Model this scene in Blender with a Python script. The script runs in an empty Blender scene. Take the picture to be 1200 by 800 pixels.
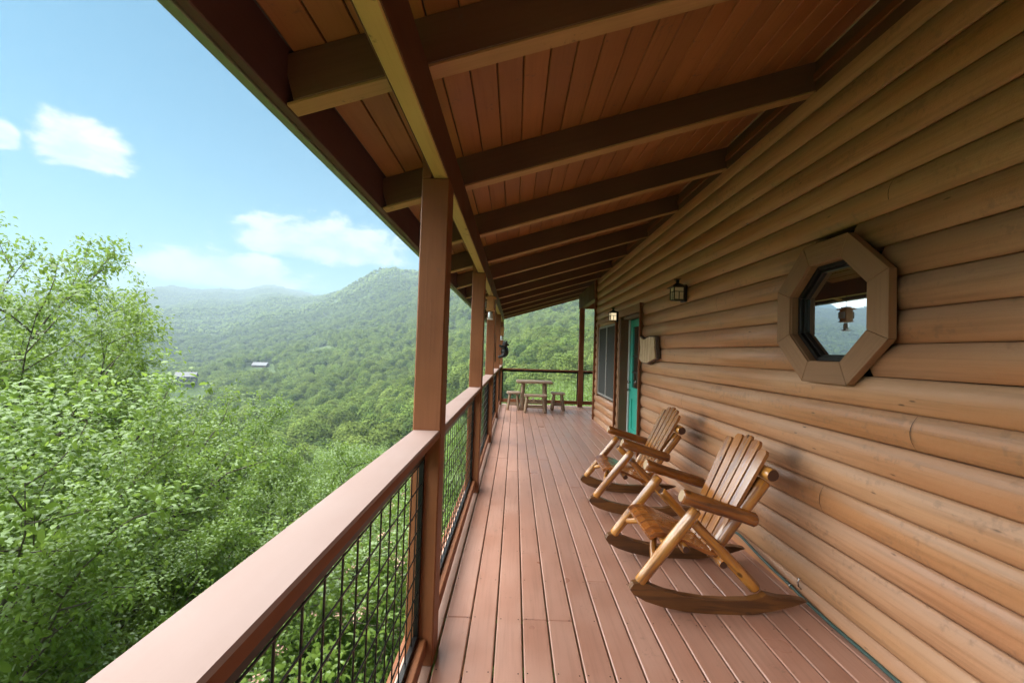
import bpy, bmesh, math, random
import numpy as np
from mathutils import Vector, Matrix, Quaternion
random.seed(7); np.random.seed(7)
R = math.radians
scene = bpy.context.scene
col = scene.collection

# ------------------------------------------------------------------ camera
F_PX, YAW, PITCH, ROLL, HC = 477.03, -0.0084, 0.0249, 0.0323, 1.5453
def camera_axes():
    cy, sy = math.cos(YAW), math.sin(YAW); cp, sp = math.cos(PITCH), math.sin(PITCH)
    right0 = Vector((cy, -sy, 0)); fy = Vector((sy, cy, 0))
    fwd = cp*fy + sp*Vector((0, 0, 1)); up0 = -sp*fy + cp*Vector((0, 0, 1))
    c, s = math.cos(ROLL), math.sin(ROLL)
    return c*right0 + s*up0, -s*right0 + c*up0, fwd
cr, cu, cf = camera_axes()
cam_data = bpy.data.cameras.new('camera'); cam = bpy.data.objects.new('camera', cam_data)
col.objects.link(cam); scene.camera = cam
m = Matrix((cr, cu, -cf)).transposed().to_4x4(); m.translation = (0, 0, HC); cam.matrix_world = m
cam_data.sensor_width = 36; cam_data.lens = F_PX/1200*36
cam_data.clip_start = 0.02; cam_data.clip_end = 30000

# ------------------------------------------------------------------ sky, sun, exposure
SUN_ELEV, SUN_AZ = 44.0, -82.0          # azimuth from +Y, negative = valley side (left)
SUN_STRENGTH, SUN_ANGLE = 5.0, 108.0
SKY_STRENGTH, EXPOSURE = 0.05, 2.38
HAZE_DENSITY = 0.00042

world = bpy.data.worlds.new('World'); scene.world = world; world.use_nodes = True
class NT:
    def __init__(s, tree): s.t = tree; s.n = tree.nodes; s.l = tree.links
    def new(s, typ, **kw):
        n = s.n.new(typ)
        for k, v in kw.items(): setattr(n, k, v)
        return n
    def put(s, sock, v):
        if hasattr(v, 'is_linked'): s.l.new(v, sock)
        elif isinstance(v, tuple) and len(v) == 3 and sock.type == 'RGBA': sock.default_value = (*v, 1)
        else: sock.default_value = v
    def math(s, op, a, b=0.0, c=0.0, clamp=False):
        n = s.new('ShaderNodeMath', operation=op); n.use_clamp = clamp
        for i, v in enumerate((a, b, c)): s.put(n.inputs[i], v)
        return n.outputs[0]
    def mix(s, f, a, b, blend='MIX'):
        n = s.new('ShaderNodeMix', data_type='RGBA', blend_type=blend)
        s.put(n.inputs[0], f); s.put(n.inputs[6], a); s.put(n.inputs[7], b)
        return n.outputs[2]
    def ramp(s, f, stops, interp='LINEAR'):
        n = s.new('ShaderNodeValToRGB'); n.color_ramp.interpolation = interp; e = n.color_ramp.elements
        while len(e) < len(stops): e.new(0.5)
        for i, (p, c) in enumerate(stops):
            e[i].position = p; e[i].color = (c, c, c, 1) if isinstance(c, (int, float)) else (*c, 1)
        s.put(n.inputs[0], f); return n.outputs[0]
    def maprange(s, v, a, b, c=0.0, d=1.0, smooth=True):
        n = s.new('ShaderNodeMapRange', interpolation_type='SMOOTHSTEP' if smooth else 'LINEAR')
        for i, x in enumerate((v, a, b, c, d)): s.put(n.inputs[i], x)
        return n.outputs[0]
    def noise(s, vec, scale, detail=3, rough=0.55, dist=0.0):
        n = s.new('ShaderNodeTexNoise'); s.put(n.inputs['Vector'], vec)
        n.inputs['Scale'].default_value = scale; n.inputs['Detail'].default_value = detail
        n.inputs['Roughness'].default_value = rough; n.inputs['Distortion'].default_value = dist
        return n.outputs[0]
    def scale(s, vec, sc, off=None):
        n = s.new('ShaderNodeVectorMath', operation='MULTIPLY'); s.put(n.inputs[0], vec); n.inputs[1].default_value = sc
        o = n.outputs[0]
        if off is not None:
            n2 = s.new('ShaderNodeVectorMath', operation='ADD'); s.put(n2.inputs[0], o); s.put(n2.inputs[1], off); o = n2.outputs[0]
        return o
wt = NT(world.node_tree); wt.n.clear()
sky = wt.new('ShaderNodeTexSky', sky_type='NISHITA')
sky.sun_disc = False; sky.sun_elevation = R(SUN_ELEV); sky.sun_rotation = R(SUN_AZ)
sky.altitude = 600; sky.air_density = 1.0; sky.dust_density = 0.3; sky.ozone_density = 2.0
geo = wt.new('ShaderNodeTexCoord').outputs['Generated']
nrm = wt.new('ShaderNodeVectorMath', operation='NORMALIZE'); wt.put(nrm.inputs[0], geo)
sx = wt.new('ShaderNodeSeparateXYZ'); wt.put(sx.inputs[0], nrm.outputs[0])
az = wt.math('ARCTAN2', sx.outputs[0], sx.outputs[1]); el = wt.math('ARCSINE', sx.outputs[2])
cv = wt.new('ShaderNodeCombineXYZ'); wt.put(cv.inputs[0], az); wt.put(cv.inputs[1], wt.math('MULTIPLY', el, 1.7))
nz = wt.noise(cv.outputs[0], 15, 8, 0.60, 0.25); nz2 = wt.noise(cv.outputs[0], 4.0, 4, 0.5)
dens = None
# clouds by direction: azimuth, elevation of the flat base, half width, height, strength
CLOUDS = [(-0.836, 0.270, 0.068, 0.098, 1.0), (-0.925, 0.275, 0.034, 0.050, 0.95), (-0.44, 0.180, 0.22, 0.105, 0.85),
          (-0.63, 0.106, 0.19, 0.085, 1.0), (-0.80, 0.085, 0.12, 0.045, 0.35), (-1.5, 0.2, 0.25, 0.10, 1.0),
          (-2.1, 0.32, 0.2, 0.09, 1.0), (-2.7, 0.18, 0.3, 0.1, 1.0), (0.5, 0.25, 0.25, 0.1, 1.0), (1.3, 0.3, 0.25, 0.1, 1.0), (2.2, 0.2, 0.3, 0.1, 1.0)]
for a, e, w, h, k in CLOUDS:
    dx = wt.math('DIVIDE', wt.math('SUBTRACT', az, a), w)
    dy = wt.math('SUBTRACT', el, e+0.28*h)
    up = wt.math('DIVIDE', wt.math('MAXIMUM', dy, 0.0), h*0.75); dn = wt.math('DIVIDE', wt.math('MINIMUM', dy, 0.0), h*0.30)
    d2 = wt.math('ADD', wt.math('MULTIPLY', dx, dx), wt.math('ADD', wt.math('MULTIPLY', up, up), wt.math('MULTIPLY', dn, dn)))
    v = wt.math('SUBTRACT', 1.0, wt.math('SQRT', d2))
    v = wt.math('ADD', v, wt.math('MULTIPLY', wt.math('SUBTRACT', nz, 0.50), 1.5))
    v = wt.math('MULTIPLY', wt.maprange(v, 0.0, 0.40), k)
    dens = v if dens is None else wt.math('MAXIMUM', dens, v)
dens = wt.math('MULTIPLY', dens, wt.maprange(nz2, 0.2, 0.6, 0.82, 1.0), clamp=True)
skyc = wt.mix(1.0, sky.outputs[0], (0.190, 0.530, 0.530), 'MULTIPLY')
shade = wt.maprange(nz, 0.35, 0.66, 0.0, 1.0)
cloud = wt.mix(shade, (3.3, 3.75, 4.1), (5.4, 5.5, 5.5))
skyc = wt.mix(wt.math('MULTIPLY', dens, 0.93), skyc, cloud)
bg = wt.new('ShaderNodeBackground'); wt.put(bg.inputs[0], skyc); bg.inputs[1].default_value = SKY_STRENGTH
wo = wt.new('ShaderNodeOutputWorld'); wt.l.new(bg.outputs[0], wo.inputs[0])

sun_d = bpy.data.lights.new('sun', 'SUN'); sun_d.energy = SUN_STRENGTH; sun_d.angle = R(SUN_ANGLE); sun_d.color = (1.0, 0.965, 0.91)
sun = bpy.data.objects.new('sun', sun_d); col.objects.link(sun)
to_sun = Vector((math.sin(R(SUN_AZ))*math.cos(R(SUN_ELEV)), math.cos(R(SUN_AZ))*math.cos(R(SUN_ELEV)), math.sin(R(SUN_ELEV))))
sun.rotation_euler = to_sun.to_track_quat('Z', 'Y').to_euler()
vs = scene.view_settings; vs.view_transform = 'Standard'; vs.look = 'None'; vs.exposure = EXPOSURE; vs.gamma = 1.0; vs.use_curve_mapping = False
scene.render.engine = 'CYCLES'
cy = scene.cycles
cy.max_bounces = 10; cy.diffuse_bounces = 2; cy.glossy_bounces = 4; cy.transmission_bounces = 8; cy.volume_bounces = 0; cy.transparent_max_bounces = 8
cy.use_adaptive_sampling = True; cy.adaptive_threshold = 0.02; cy.use_denoising = True; cy.caustics_reflective = False; cy.caustics_refractive = False; cy.sample_clamp_indirect = 6

# ------------------------------------------------------------------ helpers
def tag(o, label=None, cat=None, group=None, kind=None):
    if label: o['label'] = label
    if cat: o['category'] = cat
    if group: o['group'] = group
    if kind: o['kind'] = kind
    return o
def link(o, parent=None):
    col.objects.link(o)
    if parent is not None: o.parent = parent
    return o
def empty(name, loc=(0, 0, 0)):
    o = bpy.data.objects.new(name, None); o.empty_display_size = 0.1; col.objects.link(o); o.location = loc; return o
def wloc(o):
    v = Vector(o.location)
    while o.parent is not None: o = o.parent; v = v + Vector(o.location)
    return v
def raw_mesh(name, verts, faces, mats, smooth=False, mat_idx=None):
    me = bpy.data.meshes.new(name); me.from_pydata([tuple(v) for v in verts], [], faces)
    for mt in (mats if isinstance(mats, (list, tuple)) else [mats]): me.materials.append(mt)
    if smooth: me.polygons.foreach_set('use_smooth', [True]*len(me.polygons))
    if mat_idx: me.polygons.foreach_set('material_index', mat_idx)
    me.update(); return me
def mobj(name, me, parent=None, loc=(0, 0, 0)):
    """loc in WORLD coordinates (all parents are unrotated at build time)"""
    o = bpy.data.objects.new(name, me); link(o, parent)
    o.location = Vector(loc) - (wloc(parent) if parent is not None else Vector((0, 0, 0)))
    return o
_box = {}
def box_mesh(sx_, sy_, sz_, mat, bevel=0.004):
    key = (round(sx_, 4), round(sy_, 4), round(sz_, 4), mat.name, bevel)
    if key in _box: return _box[key]
    bm = bmesh.new(); bmesh.ops.create_cube(bm, size=1.0)
    bmesh.ops.scale(bm, vec=(sx_, sy_, sz_), verts=bm.verts)
    if bevel: bmesh.ops.bevel(bm, geom=list(bm.edges), offset=min(bevel, 0.3*min(sx_, sy_, sz_)), segments=1, affect='EDGES')
    me = bpy.data.meshes.new('box'); bm.to_mesh(me); bm.free(); me.materials.append(mat)
    _box[key] = me; return me
def box(name, x, y, z, mat, parent=None, bevel=0.004):
    me = box_mesh(x[1]-x[0], y[1]-y[0], z[1]-z[0], mat, bevel)
    return mobj(name, me, parent, ((x[0]+x[1])/2, (y[0]+y[1])/2, (z[0]+z[1])/2))
def prism(name, pts2, axis, a, b, mat, parent=None, smooth=False):
    """polygon pts2 extruded along axis ('x': pts=(y,z), 'y': pts=(x,z)) from a to b, in world coordinates"""
    n = len(pts2); c0 = sum(p[0] for p in pts2)/n; c1 = sum(p[1] for p in pts2)/n; mid = (a+b)/2
    vs_ = []
    for t in (a, b):
        for p in pts2:
            q = (p[0]-c0, t-mid, p[1]-c1) if axis == 'y' else ((t-mid, p[0]-c0, p[1]-c1) if axis == 'x' else (p[0]-c0, p[1]-c1, t-mid))
            vs_.append(q)
    fs = [tuple(range(n)), tuple(range(2*n-1, n-1, -1))]+[(i, i+n, (i+1) % n+n, (i+1) % n) for i in range(n)]
    me = raw_mesh(name, vs_, fs, mat); bm = bmesh.new(); bm.from_mesh(me); bmesh.ops.recalc_face_normals(bm, faces=bm.faces); bm.to_mesh(me); bm.free()
    loc = (c0, mid, c1) if axis == 'y' else ((mid, c0, c1) if axis == 'x' else (c0, c1, mid))
    return mobj(name, me, parent, loc)
def log_mesh(L, r0, r1, mats, seg=12, rings=7, wob=0.05, bend=0.0, seed=0, chamfer=0.25):
    """round peeled log along local Z, cut ends use the second material"""
    rnd = random.Random(seed); vs_ = []; fs = []; mi = []
    ph = [rnd.uniform(0, 6.28) for _ in range(4)]
    zs = [0.0, chamfer*r0]+[L*(i+1)/(rings+1) for i in range(rings)]+[L-chamfer*r1, L]
    for k, zz in enumerate(zs):
        t = zz/L; r = r0+(r1-r0)*t
        if k in (0, len(zs)-1): r *= 1-chamfer*0.6
        ox = bend*math.sin(math.pi*t)
        for i in range(seg):
            a = 2*math.pi*i/seg
            rr = r*(1+wob*math.sin(2*a+ph[0]+3*t)+wob*0.7*math.sin(3*a+ph[1]-5*t)+wob*0.6*math.sin(7*t+ph[2]))
            vs_.append((rr*math.cos(a)+ox, rr*math.sin(a), zz))
    n = len(zs)
    for k in range(n-1):
        for i in range(seg):
            j = (i+1) % seg; fs.append((k*seg+i, k*seg+j, (k+1)*seg+j, (k+1)*seg+i)); mi.append(0)
    fs.append(tuple(range(seg-1, -1, -1))); mi.append(1); fs.append(tuple((n-1)*seg+i for i in range(seg))); mi.append(1)
    me = raw_mesh('log', vs_, fs, mats, smooth=True, mat_idx=mi)
    me.polygons[len(fs)-1].use_smooth = False; me.polygons[len(fs)-2].use_smooth = False
    return me
def log_between(name, p0, p1, r0, r1, mats, parent, seed=0, **kw):
    p0, p1 = Vector(p0), Vector(p1); d = p1-p0
    o = mobj(name, log_mesh(d.length, r0, r1, mats, seed=seed, **kw), parent, p0)
    o.rotation_mode = 'QUATERNION'; o.rotation_quaternion = d.to_track_quat('Z', 'Y'); return o
def wire_verts(p0, p1, r, seg=5):
    p0, p1 = Vector(p0), Vector(p1); d = (p1-p0).normalized(); q = d.to_track_quat('Z', 'Y'); vs_ = []
    for p in (p0, p1):
        for i in range(seg):
            a = 2*math.pi*i/seg; vs_.append(p+q @ Vector((r*math.cos(a), r*math.sin(a), 0)))
    fs = [(i, (i+1) % seg, (i+1) % seg+seg, i+seg) for i in range(seg)]+[tuple(range(seg-1, -1, -1)), tuple(range(seg, 2*seg))]
    return vs_, fs
def tube(points, radii, seg=8):
    """tube through points, returns verts, faces"""
    pts = [Vector(p) for p in points]; vs_ = []; fs = []; n = len(pts)
    ref = None
    for k, p in enumerate(pts):
        d = (pts[min(k+1, n-1)]-pts[max(k-1, 0)]).normalized()
        if ref is None: ref = d.orthogonal().normalized()
        ref = (ref-d*ref.dot(d)).normalized(); b = d.cross(ref)
        for i in range(seg):
            a = 2*math.pi*i/seg; vs_.append(p+(ref*math.cos(a)+b*math.sin(a))*radii[k])
    for k in range(n-1):
        for i in range(seg):
            j = (i+1) % seg; fs.append((k*seg+i, k*seg+j, (k+1)*seg+j, (k+1)*seg+i))
    fs.append(tuple(range(seg-1, -1, -1))); fs.append(tuple((n-1)*seg+i for i in range(seg)))
    return vs_, fs

# ------------------------------------------------------------------ materials
def newmat(name):
    mt = bpy.data.materials.new(name); mt.use_nodes = True; t = NT(mt.node_tree); t.n.clear()
    p = t.new('ShaderNodeBsdfPrincipled'); o = t.new('ShaderNodeOutputMaterial'); t.l.new(p.outputs[0], o.inputs[0])
    return mt, t, p
def coords(t, spread=20.0):
    tc = t.new('ShaderNodeTexCoord').outputs['Object']; oi = t.new('ShaderNodeObjectInfo').outputs['Random']
    c = t.new('ShaderNodeCombineXYZ')
    for i, k in enumerate((1.0, 1.37, 0.71)): t.put(c.inputs[i], t.math('MULTIPLY', oi, spread*k))
    v = t.new('ShaderNodeVectorMath', operation='ADD'); t.put(v.inputs[0], tc); t.put(v.inputs[1], c.outputs[0])
    return v.outputs[0], oi, tc
def bump(t, p, h, strength=0.3, dist=0.01):
    b = t.new('ShaderNodeBump'); b.inputs['Strength'].default_value = strength; b.inputs['Distance'].default_value = dist
    t.put(b.inputs['Height'], h); t.l.new(b.outputs[0], p.inputs['Normal'])
def jitter(t, colr, oi, amt, hue=0.0):
    h = t.new('ShaderNodeHueSaturation'); t.put(h.inputs['Color'], colr)
    t.put(h.inputs['Value'], t.math('ADD', 1-amt, t.math('MULTIPLY', oi, 2*amt)))
    if hue:
        r2 = t.math('FRACT', t.math('MULTIPLY', oi, 37.3)); t.put(h.inputs['Hue'], t.math('ADD', 0.5-hue, t.math('MULTIPLY', r2, 2*hue)))
    return h.outputs[0]
AX = {'x': (0, 1, 1), 'y': (1, 0, 1), 'z': (1, 1, 0)}
def axis_scale(axis, along, across): return tuple(along if a == axis else across for a in 'xyz')
def painted(name, c_lo, c_hi, axis, rough=0.45, jit=0.06, dirt=(0.10, 0.07, 0.05), dirt_amt=0.35, grain=0.25, spec=0.5, streak=0.34):
    mt, t, p = newmat(name); v, oi, tc = coords(t)
    g = t.noise(t.scale(v, axis_scale(axis, 2.0, 55.0)), 1.0, 4, 0.6)
    big = t.noise(v, 2.3, 3, 0.5); fine = t.noise(v, 38, 3, 0.6)
    c = t.mix(t.maprange(big, 0.3, 0.7), c_lo, c_hi)
    c = t.mix(t.math('MULTIPLY', t.maprange(g, 0.45, 0.72), streak), c, tuple(x*0.66 for x in c_lo))
    spots = t.maprange(t.math('MULTIPLY', fine, t.noise(v, 6.0, 2)), 0.36, 0.48)
    c = t.mix(t.math('MULTIPLY', spots, dirt_amt), c, dirt)
    p.inputs['Roughness'].default_value = rough
    t.put(p.inputs['Base Color'], jitter(t, c, oi, jit)); t.put(p.inputs['Roughness'], t.maprange(big, 0.2, 0.8, rough-0.08, rough+0.12))
    p.inputs['Specular IOR Level'].default_value = spec
    bump(t, p, t.math('ADD', g, t.math('MULTIPLY', fine, 0.5)), grain, 0.004); return mt
M = {}
M['deck'] = painted('deck_paint', (0.395, 0.200, 0.140), (0.445, 0.248, 0.182), 'y', 0.34, 0.09, spec=0.8, grain=0.08)
M['deck_edge'] = painted('deck_edge_paint', (0.40, 0.26, 0.20), (0.46, 0.31, 0.25), 'y', 0.5, 0.05)
M['joist'] = painted('joist_wood', (0.20, 0.12, 0.08), (0.27, 0.17, 0.11), 'x', 0.8, 0.1)
M['trim'] = painted('trim_paint', (0.185, 0.066, 0.024), (0.225, 0.086, 0.034), 'z', 0.55, 0.05, spec=0.3)
M['rail'] = painted('rail_paint', (0.185, 0.070, 0.030), (0.225, 0.090, 0.042), 'y', 0.55, 0.04, dirt_amt=0.2, spec=0.4, streak=0.10, grain=0.08)
def sky_sheen_top(mt, colr, amt):
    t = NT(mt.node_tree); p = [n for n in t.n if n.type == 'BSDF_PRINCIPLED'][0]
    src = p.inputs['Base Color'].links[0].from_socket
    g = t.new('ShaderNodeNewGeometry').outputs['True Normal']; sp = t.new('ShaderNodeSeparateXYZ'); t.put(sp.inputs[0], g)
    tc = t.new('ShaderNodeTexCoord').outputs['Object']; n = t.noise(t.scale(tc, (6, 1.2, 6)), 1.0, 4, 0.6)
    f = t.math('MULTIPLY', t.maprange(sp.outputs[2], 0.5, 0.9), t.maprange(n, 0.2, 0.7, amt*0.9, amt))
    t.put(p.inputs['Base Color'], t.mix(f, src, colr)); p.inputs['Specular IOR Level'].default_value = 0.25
sky_sheen_top(M['rail'], (0.36, 0.262, 0.232), 0.9)   # sky sheen on the upper face, mixed into the paint colour
M['trim_x'] = painted('trim_paint_across', (0.185, 0.066, 0.024), (0.225, 0.086, 0.034), 'x', 0.55, 0.05, spec=0.3)
M['rafter_lit_strip'] = painted('rafter_lit_strip_tone', (0.400, 0.225, 0.090), (0.470, 0.280, 0.125), 'x', 0.6, 0.08, dirt_amt=0.6)  # bounce light on the rafter undersides, put into a paler colour
M['rafter'] = painted('rafter_shaded_brown', (0.105, 0.048, 0.025), (0.135, 0.064, 0.034), 'x', 0.6, 0.08, dirt_amt=0.5)  # brown darkened to carry the shade on the rafter sides
M['beam'] = painted('beam_underlit_tone', (0.460, 0.310, 0.095), (0.530, 0.380, 0.140), 'y', 0.55, 0.05, dirt=(0.07, 0.06, 0.02), dirt_amt=0.8)  # yellow core colour carries the bounce light on the beam's underside
M['beam_side_shaded'] = painted('beam_side_shaded_brown', (0.105, 0.045, 0.024), (0.135, 0.060, 0.032), 'y', 0.6, 0.03, spec=0.3)  # same brown made darker for the shaded beam sides
M['ceiling'] = painted('ceiling_stain', (0.300, 0.112, 0.034), (0.360, 0.148, 0.050), 'y', 0.5, 0.12, dirt_amt=0.5)
M['fascia'] = painted('fascia_paint', (0.085, 0.038, 0.036), (0.11, 0.05, 0.045), 'y', 0.6, 0.03)
M['octframe'] = painted('window_frame_paint', (0.255, 0.132, 0.060), (0.300, 0.162, 0.080), 'y', 0.6, 0.04, grain=0.6)
M['jamb'] = painted('jamb_stain', (0.13, 0.065, 0.03), (0.17, 0.085, 0.04), 'z', 0.5, 0.05)

def simple(name, c, rough=0.5, metal=0.0, spec=0.5, emit=None):
    mt, t, p = newmat(name); v, oi, tc = coords(t)
    n = t.noise(v, 25, 3); t.put(p.inputs['Base Color'], t.mix(t.math('MULTIPLY', n, 0.5), c, tuple(x*0.7 for x in c)))
    p.inputs['Roughness'].default_value = rough; p.inputs['Metallic'].default_value = metal; p.inputs['Specular IOR Level'].default_value = spec
    if emit: p.inputs['Emission Color'].default_value = (*emit[0], 1); p.inputs['Emission Strength'].default_value = emit[1]
    return mt
M['black'] = simple('black_metal', (0.012, 0.012, 0.012), 0.35, 0.6)
M['iron'] = simple('dark_bronze', (0.02, 0.016, 0.013), 0.4, 0.5)
M['drip'] = simple('green_drip_edge', (0.22, 0.27, 0.19), 0.4, 0.1)
M['roofing'] = simple('roof_shingle', (0.08, 0.075, 0.07), 0.9)
M['door'] = simple('teal_paint', (0.035, 0.40, 0.30), 0.35)
M['chrome'] = simple('satin_nickel', (0.55, 0.53, 0.5), 0.25, 1.0)
M['white'] = simple('white_vinyl', (0.72, 0.72, 0.70), 0.4)
M['sash'] = simple('window_sash_paint', (0.30, 0.29, 0.27), 0.5)
M['hose'] = simple('green_hose', (0.05, 0.10, 0.09), 0.4)
M['amber'] = simple('amber_glass', (0.75, 0.66, 0.48), 0.3)
M['lit'] = simple('lit_amber_glass', (0.7, 0.6, 0.42), 0.3, emit=((1.0, 0.82, 0.5), 0.18))
M['bear'] = simple('black_bear_paint', (0.012, 0.012, 0.013), 0.4)
M['feeder'] = simple('feeder_cedar', (0.42, 0.20, 0.06), 0.6)
M['dark'] = simple('dark_interior', (0.012, 0.011, 0.010), 0.8)
def glassy(name, base, refl, rough=0.02, tint=(0.85, 0.92, 0.95)):
    mt = bpy.data.materials.new(name); mt.use_nodes = True; t = NT(mt.node_tree); t.n.clear()
    d = t.new('ShaderNodeBsdfDiffuse'); d.inputs[0].default_value = (*base, 1)
    g = t.new('ShaderNodeBsdfGlossy'); g.inputs['Roughness'].default_value = rough; g.inputs[0].default_value = (*tint, 1)
    lw = t.new('ShaderNodeFresnel'); lw.inputs[0].default_value = 1.5
    f = t.math('ADD', refl, t.math('MULTIPLY', lw.outputs[0], 1-refl), clamp=True)
    mx = t.new('ShaderNodeMixShader'); t.put(mx.inputs[0], f); t.l.new(d.outputs[0], mx.inputs[1]); t.l.new(g.outputs[0], mx.inputs[2])
    o = t.new('ShaderNodeOutputMaterial'); t.l.new(mx.outputs[0], o.inputs[0]); return mt
M['glass'] = glassy('coated_window_glass', (0.012, 0.013, 0.013), 0.52)
M['screen'] = simple('insect_screen', (0.07, 0.075, 0.07), 0.9, spec=0.1)
M['acrylic'] = glassy('clear_acrylic', (0.45, 0.48, 0.46), 0.12, 0.05)

def log_siding_mat():
    mt, t, p = newmat('log_stain'); v, oi, tc = coords(t)
    g = t.noise(t.scale(v, (40, 1.3, 40)), 1.0, 5, 0.6); big = t.noise(t.scale(v, (3, 0.55, 3)), 1.0, 3, 0.5); fine = t.noise(v, 30, 3, 0.6)
    c = t.mix(t.maprange(big, 0.30, 0.70), (0.460, 0.208, 0.088), (0.530, 0.292, 0.155))
    c = t.mix(t.math('MULTIPLY', t.maprange(g, 0.42, 0.70), 0.45), c, (0.25, 0.115, 0.048))
    # greyer tone mixed in towards the rounded top of each log
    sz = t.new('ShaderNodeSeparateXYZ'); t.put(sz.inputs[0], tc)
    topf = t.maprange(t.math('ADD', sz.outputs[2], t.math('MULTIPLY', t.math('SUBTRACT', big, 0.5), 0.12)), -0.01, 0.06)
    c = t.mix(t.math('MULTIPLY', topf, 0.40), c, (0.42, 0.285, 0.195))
    # knots
    vo = t.new('ShaderNodeTexVoronoi'); t.put(vo.inputs['Vector'], t.scale(v, (8, 3.2, 11))); vo.inputs['Scale'].default_value = 1.0
    kn = t.maprange(t.math('ADD', vo.outputs['Distance'], t.math('MULTIPLY', fine, 0.05)), 0.055, 0.10, 1.0, 0.0)
    c = t.mix(t.math('MULTIPLY', kn, 0.75), c, (0.07, 0.035, 0.02))
    st = t.maprange(t.math('MULTIPLY', t.noise(t.scale(v, (9, 2.5, 9)), 1.0, 4), fine), 0.30, 0.42)
    c = t.mix(t.math('MULTIPLY', st, 0.38), c, (0.20, 0.12, 0.075))
    # soft dark blotches on the siding behind the two chair backs
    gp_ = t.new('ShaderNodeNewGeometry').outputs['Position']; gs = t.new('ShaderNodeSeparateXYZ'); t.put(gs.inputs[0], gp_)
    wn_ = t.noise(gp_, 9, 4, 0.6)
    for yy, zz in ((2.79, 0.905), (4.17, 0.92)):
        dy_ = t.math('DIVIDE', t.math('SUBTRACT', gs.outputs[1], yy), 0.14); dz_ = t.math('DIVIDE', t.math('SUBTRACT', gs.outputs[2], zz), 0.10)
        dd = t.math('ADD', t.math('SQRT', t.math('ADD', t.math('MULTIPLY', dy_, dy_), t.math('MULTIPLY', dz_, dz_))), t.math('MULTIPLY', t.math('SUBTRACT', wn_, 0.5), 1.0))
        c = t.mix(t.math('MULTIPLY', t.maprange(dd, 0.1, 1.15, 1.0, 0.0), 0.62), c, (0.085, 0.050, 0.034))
    t.put(p.inputs['Base Color'], jitter(t, c, oi, 0.025, 0.003))
    t.put(p.inputs['Roughness'], t.maprange(big, 0.2, 0.8, 0.36, 0.55)); p.inputs['Specular IOR Level'].default_value = 0.5
    bump(t, p, t.math('ADD', t.math('MULTIPLY', g, 0.8), t.math('SUBTRACT', fine, t.math('MULTIPLY', kn, 0.8))), 0.35, 0.005)
    return mt
M['log'] = log_siding_mat()
def varnish(name, c0, c1, c2, axis='z', rough=0.22, coat=0.6):
    mt, t, p = newmat(name); v, oi, tc = coords(t)
    g = t.noise(t.scale(v, axis_scale(axis, 2.2, 26.0)), 1.0, 5, 0.6, 0.4); big = t.noise(t.scale(v, axis_scale(axis, 3.0, 7.0)), 1.0, 3)
    c = t.mix(t.maprange(big, 0.32, 0.66), c0, c1)
    c = t.mix(t.math('MULTIPLY', t.maprange(g, 0.46, 0.62), 0.75), c, c2)
    vo = t.new('ShaderNodeTexVoronoi'); t.put(vo.inputs['Vector'], t.scale(v, axis_scale(axis, 5.0, 9.0))); vo.inputs['Scale'].default_value = 1.0
    kn = t.maprange(vo.outputs['Distance'], 0.07, 0.15, 1.0, 0.0); c = t.mix(t.math('MULTIPLY', kn, 0.8), c, (0.05, 0.02, 0.008))
    t.put(p.inputs['Base Color'], jitter(t, c, oi, 0.12)); t.put(p.inputs['Roughness'], t.maprange(g, 0.3, 0.7, rough, rough+0.16))
    p.inputs['Coat Weight'].default_value = coat; p.inputs['Coat Roughness'].default_value = 0.16
    bump(t, p, g, 0.25, 0.004); return mt
M['pine'] = varnish('varnished_log', (0.38, 0.140, 0.022), (0.56, 0.255, 0.050), (0.12, 0.034, 0.007), rough=0.18, coat=0.9)
M['pine_slat'] = varnish('varnished_slat', (0.32, 0.115, 0.024), (0.42, 0.175, 0.042), (0.14, 0.040, 0.010), 'z', 0.18, 1.0)
M['pine_seat'] = varnish('varnished_seat', (0.27, 0.080, 0.014), (0.36, 0.125, 0.026), (0.12, 0.030, 0.007), 'x', 0.2, 0.9)
M['pine_dark'] = varnish('varnished_rocker', (0.105, 0.042, 0.011), (0.165, 0.068, 0.017), (0.05, 0.018, 0.006), 'x', 0.3, 0.4)
M['pine_arm'] = varnish('varnished_arm', (0.20, 0.062, 0.012), (0.30, 0.105, 0.020), (0.08, 0.022, 0.006), rough=0.18, coat=0.8)
M['cut_pale'] = simple('pale_cut_end', (0.50, 0.36, 0.22), 0.45)
M['cut_dark'] = simple('dark_cut_end', (0.075, 0.03, 0.018), 0.5)
M['grey_log'] = varnish('weathered_log', (0.22, 0.145, 0.085), (0.30, 0.21, 0.13), (0.13, 0.08, 0.045), 'z', 0.6, 0.0)
M['grey_top'] = varnish('weathered_slab', (0.36, 0.25, 0.17), (0.45, 0.33, 0.24), (0.24, 0.15, 0.10), 'x', 0.5, 0.1)
M['slab'] = varnish('live_edge_slab', (0.44, 0.30, 0.16), (0.54, 0.40, 0.24), (0.30, 0.18, 0.09), 'z', 0.5, 0.1)
M['bark'] = simple('bark', (0.09, 0.06, 0.042), 0.9)

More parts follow.
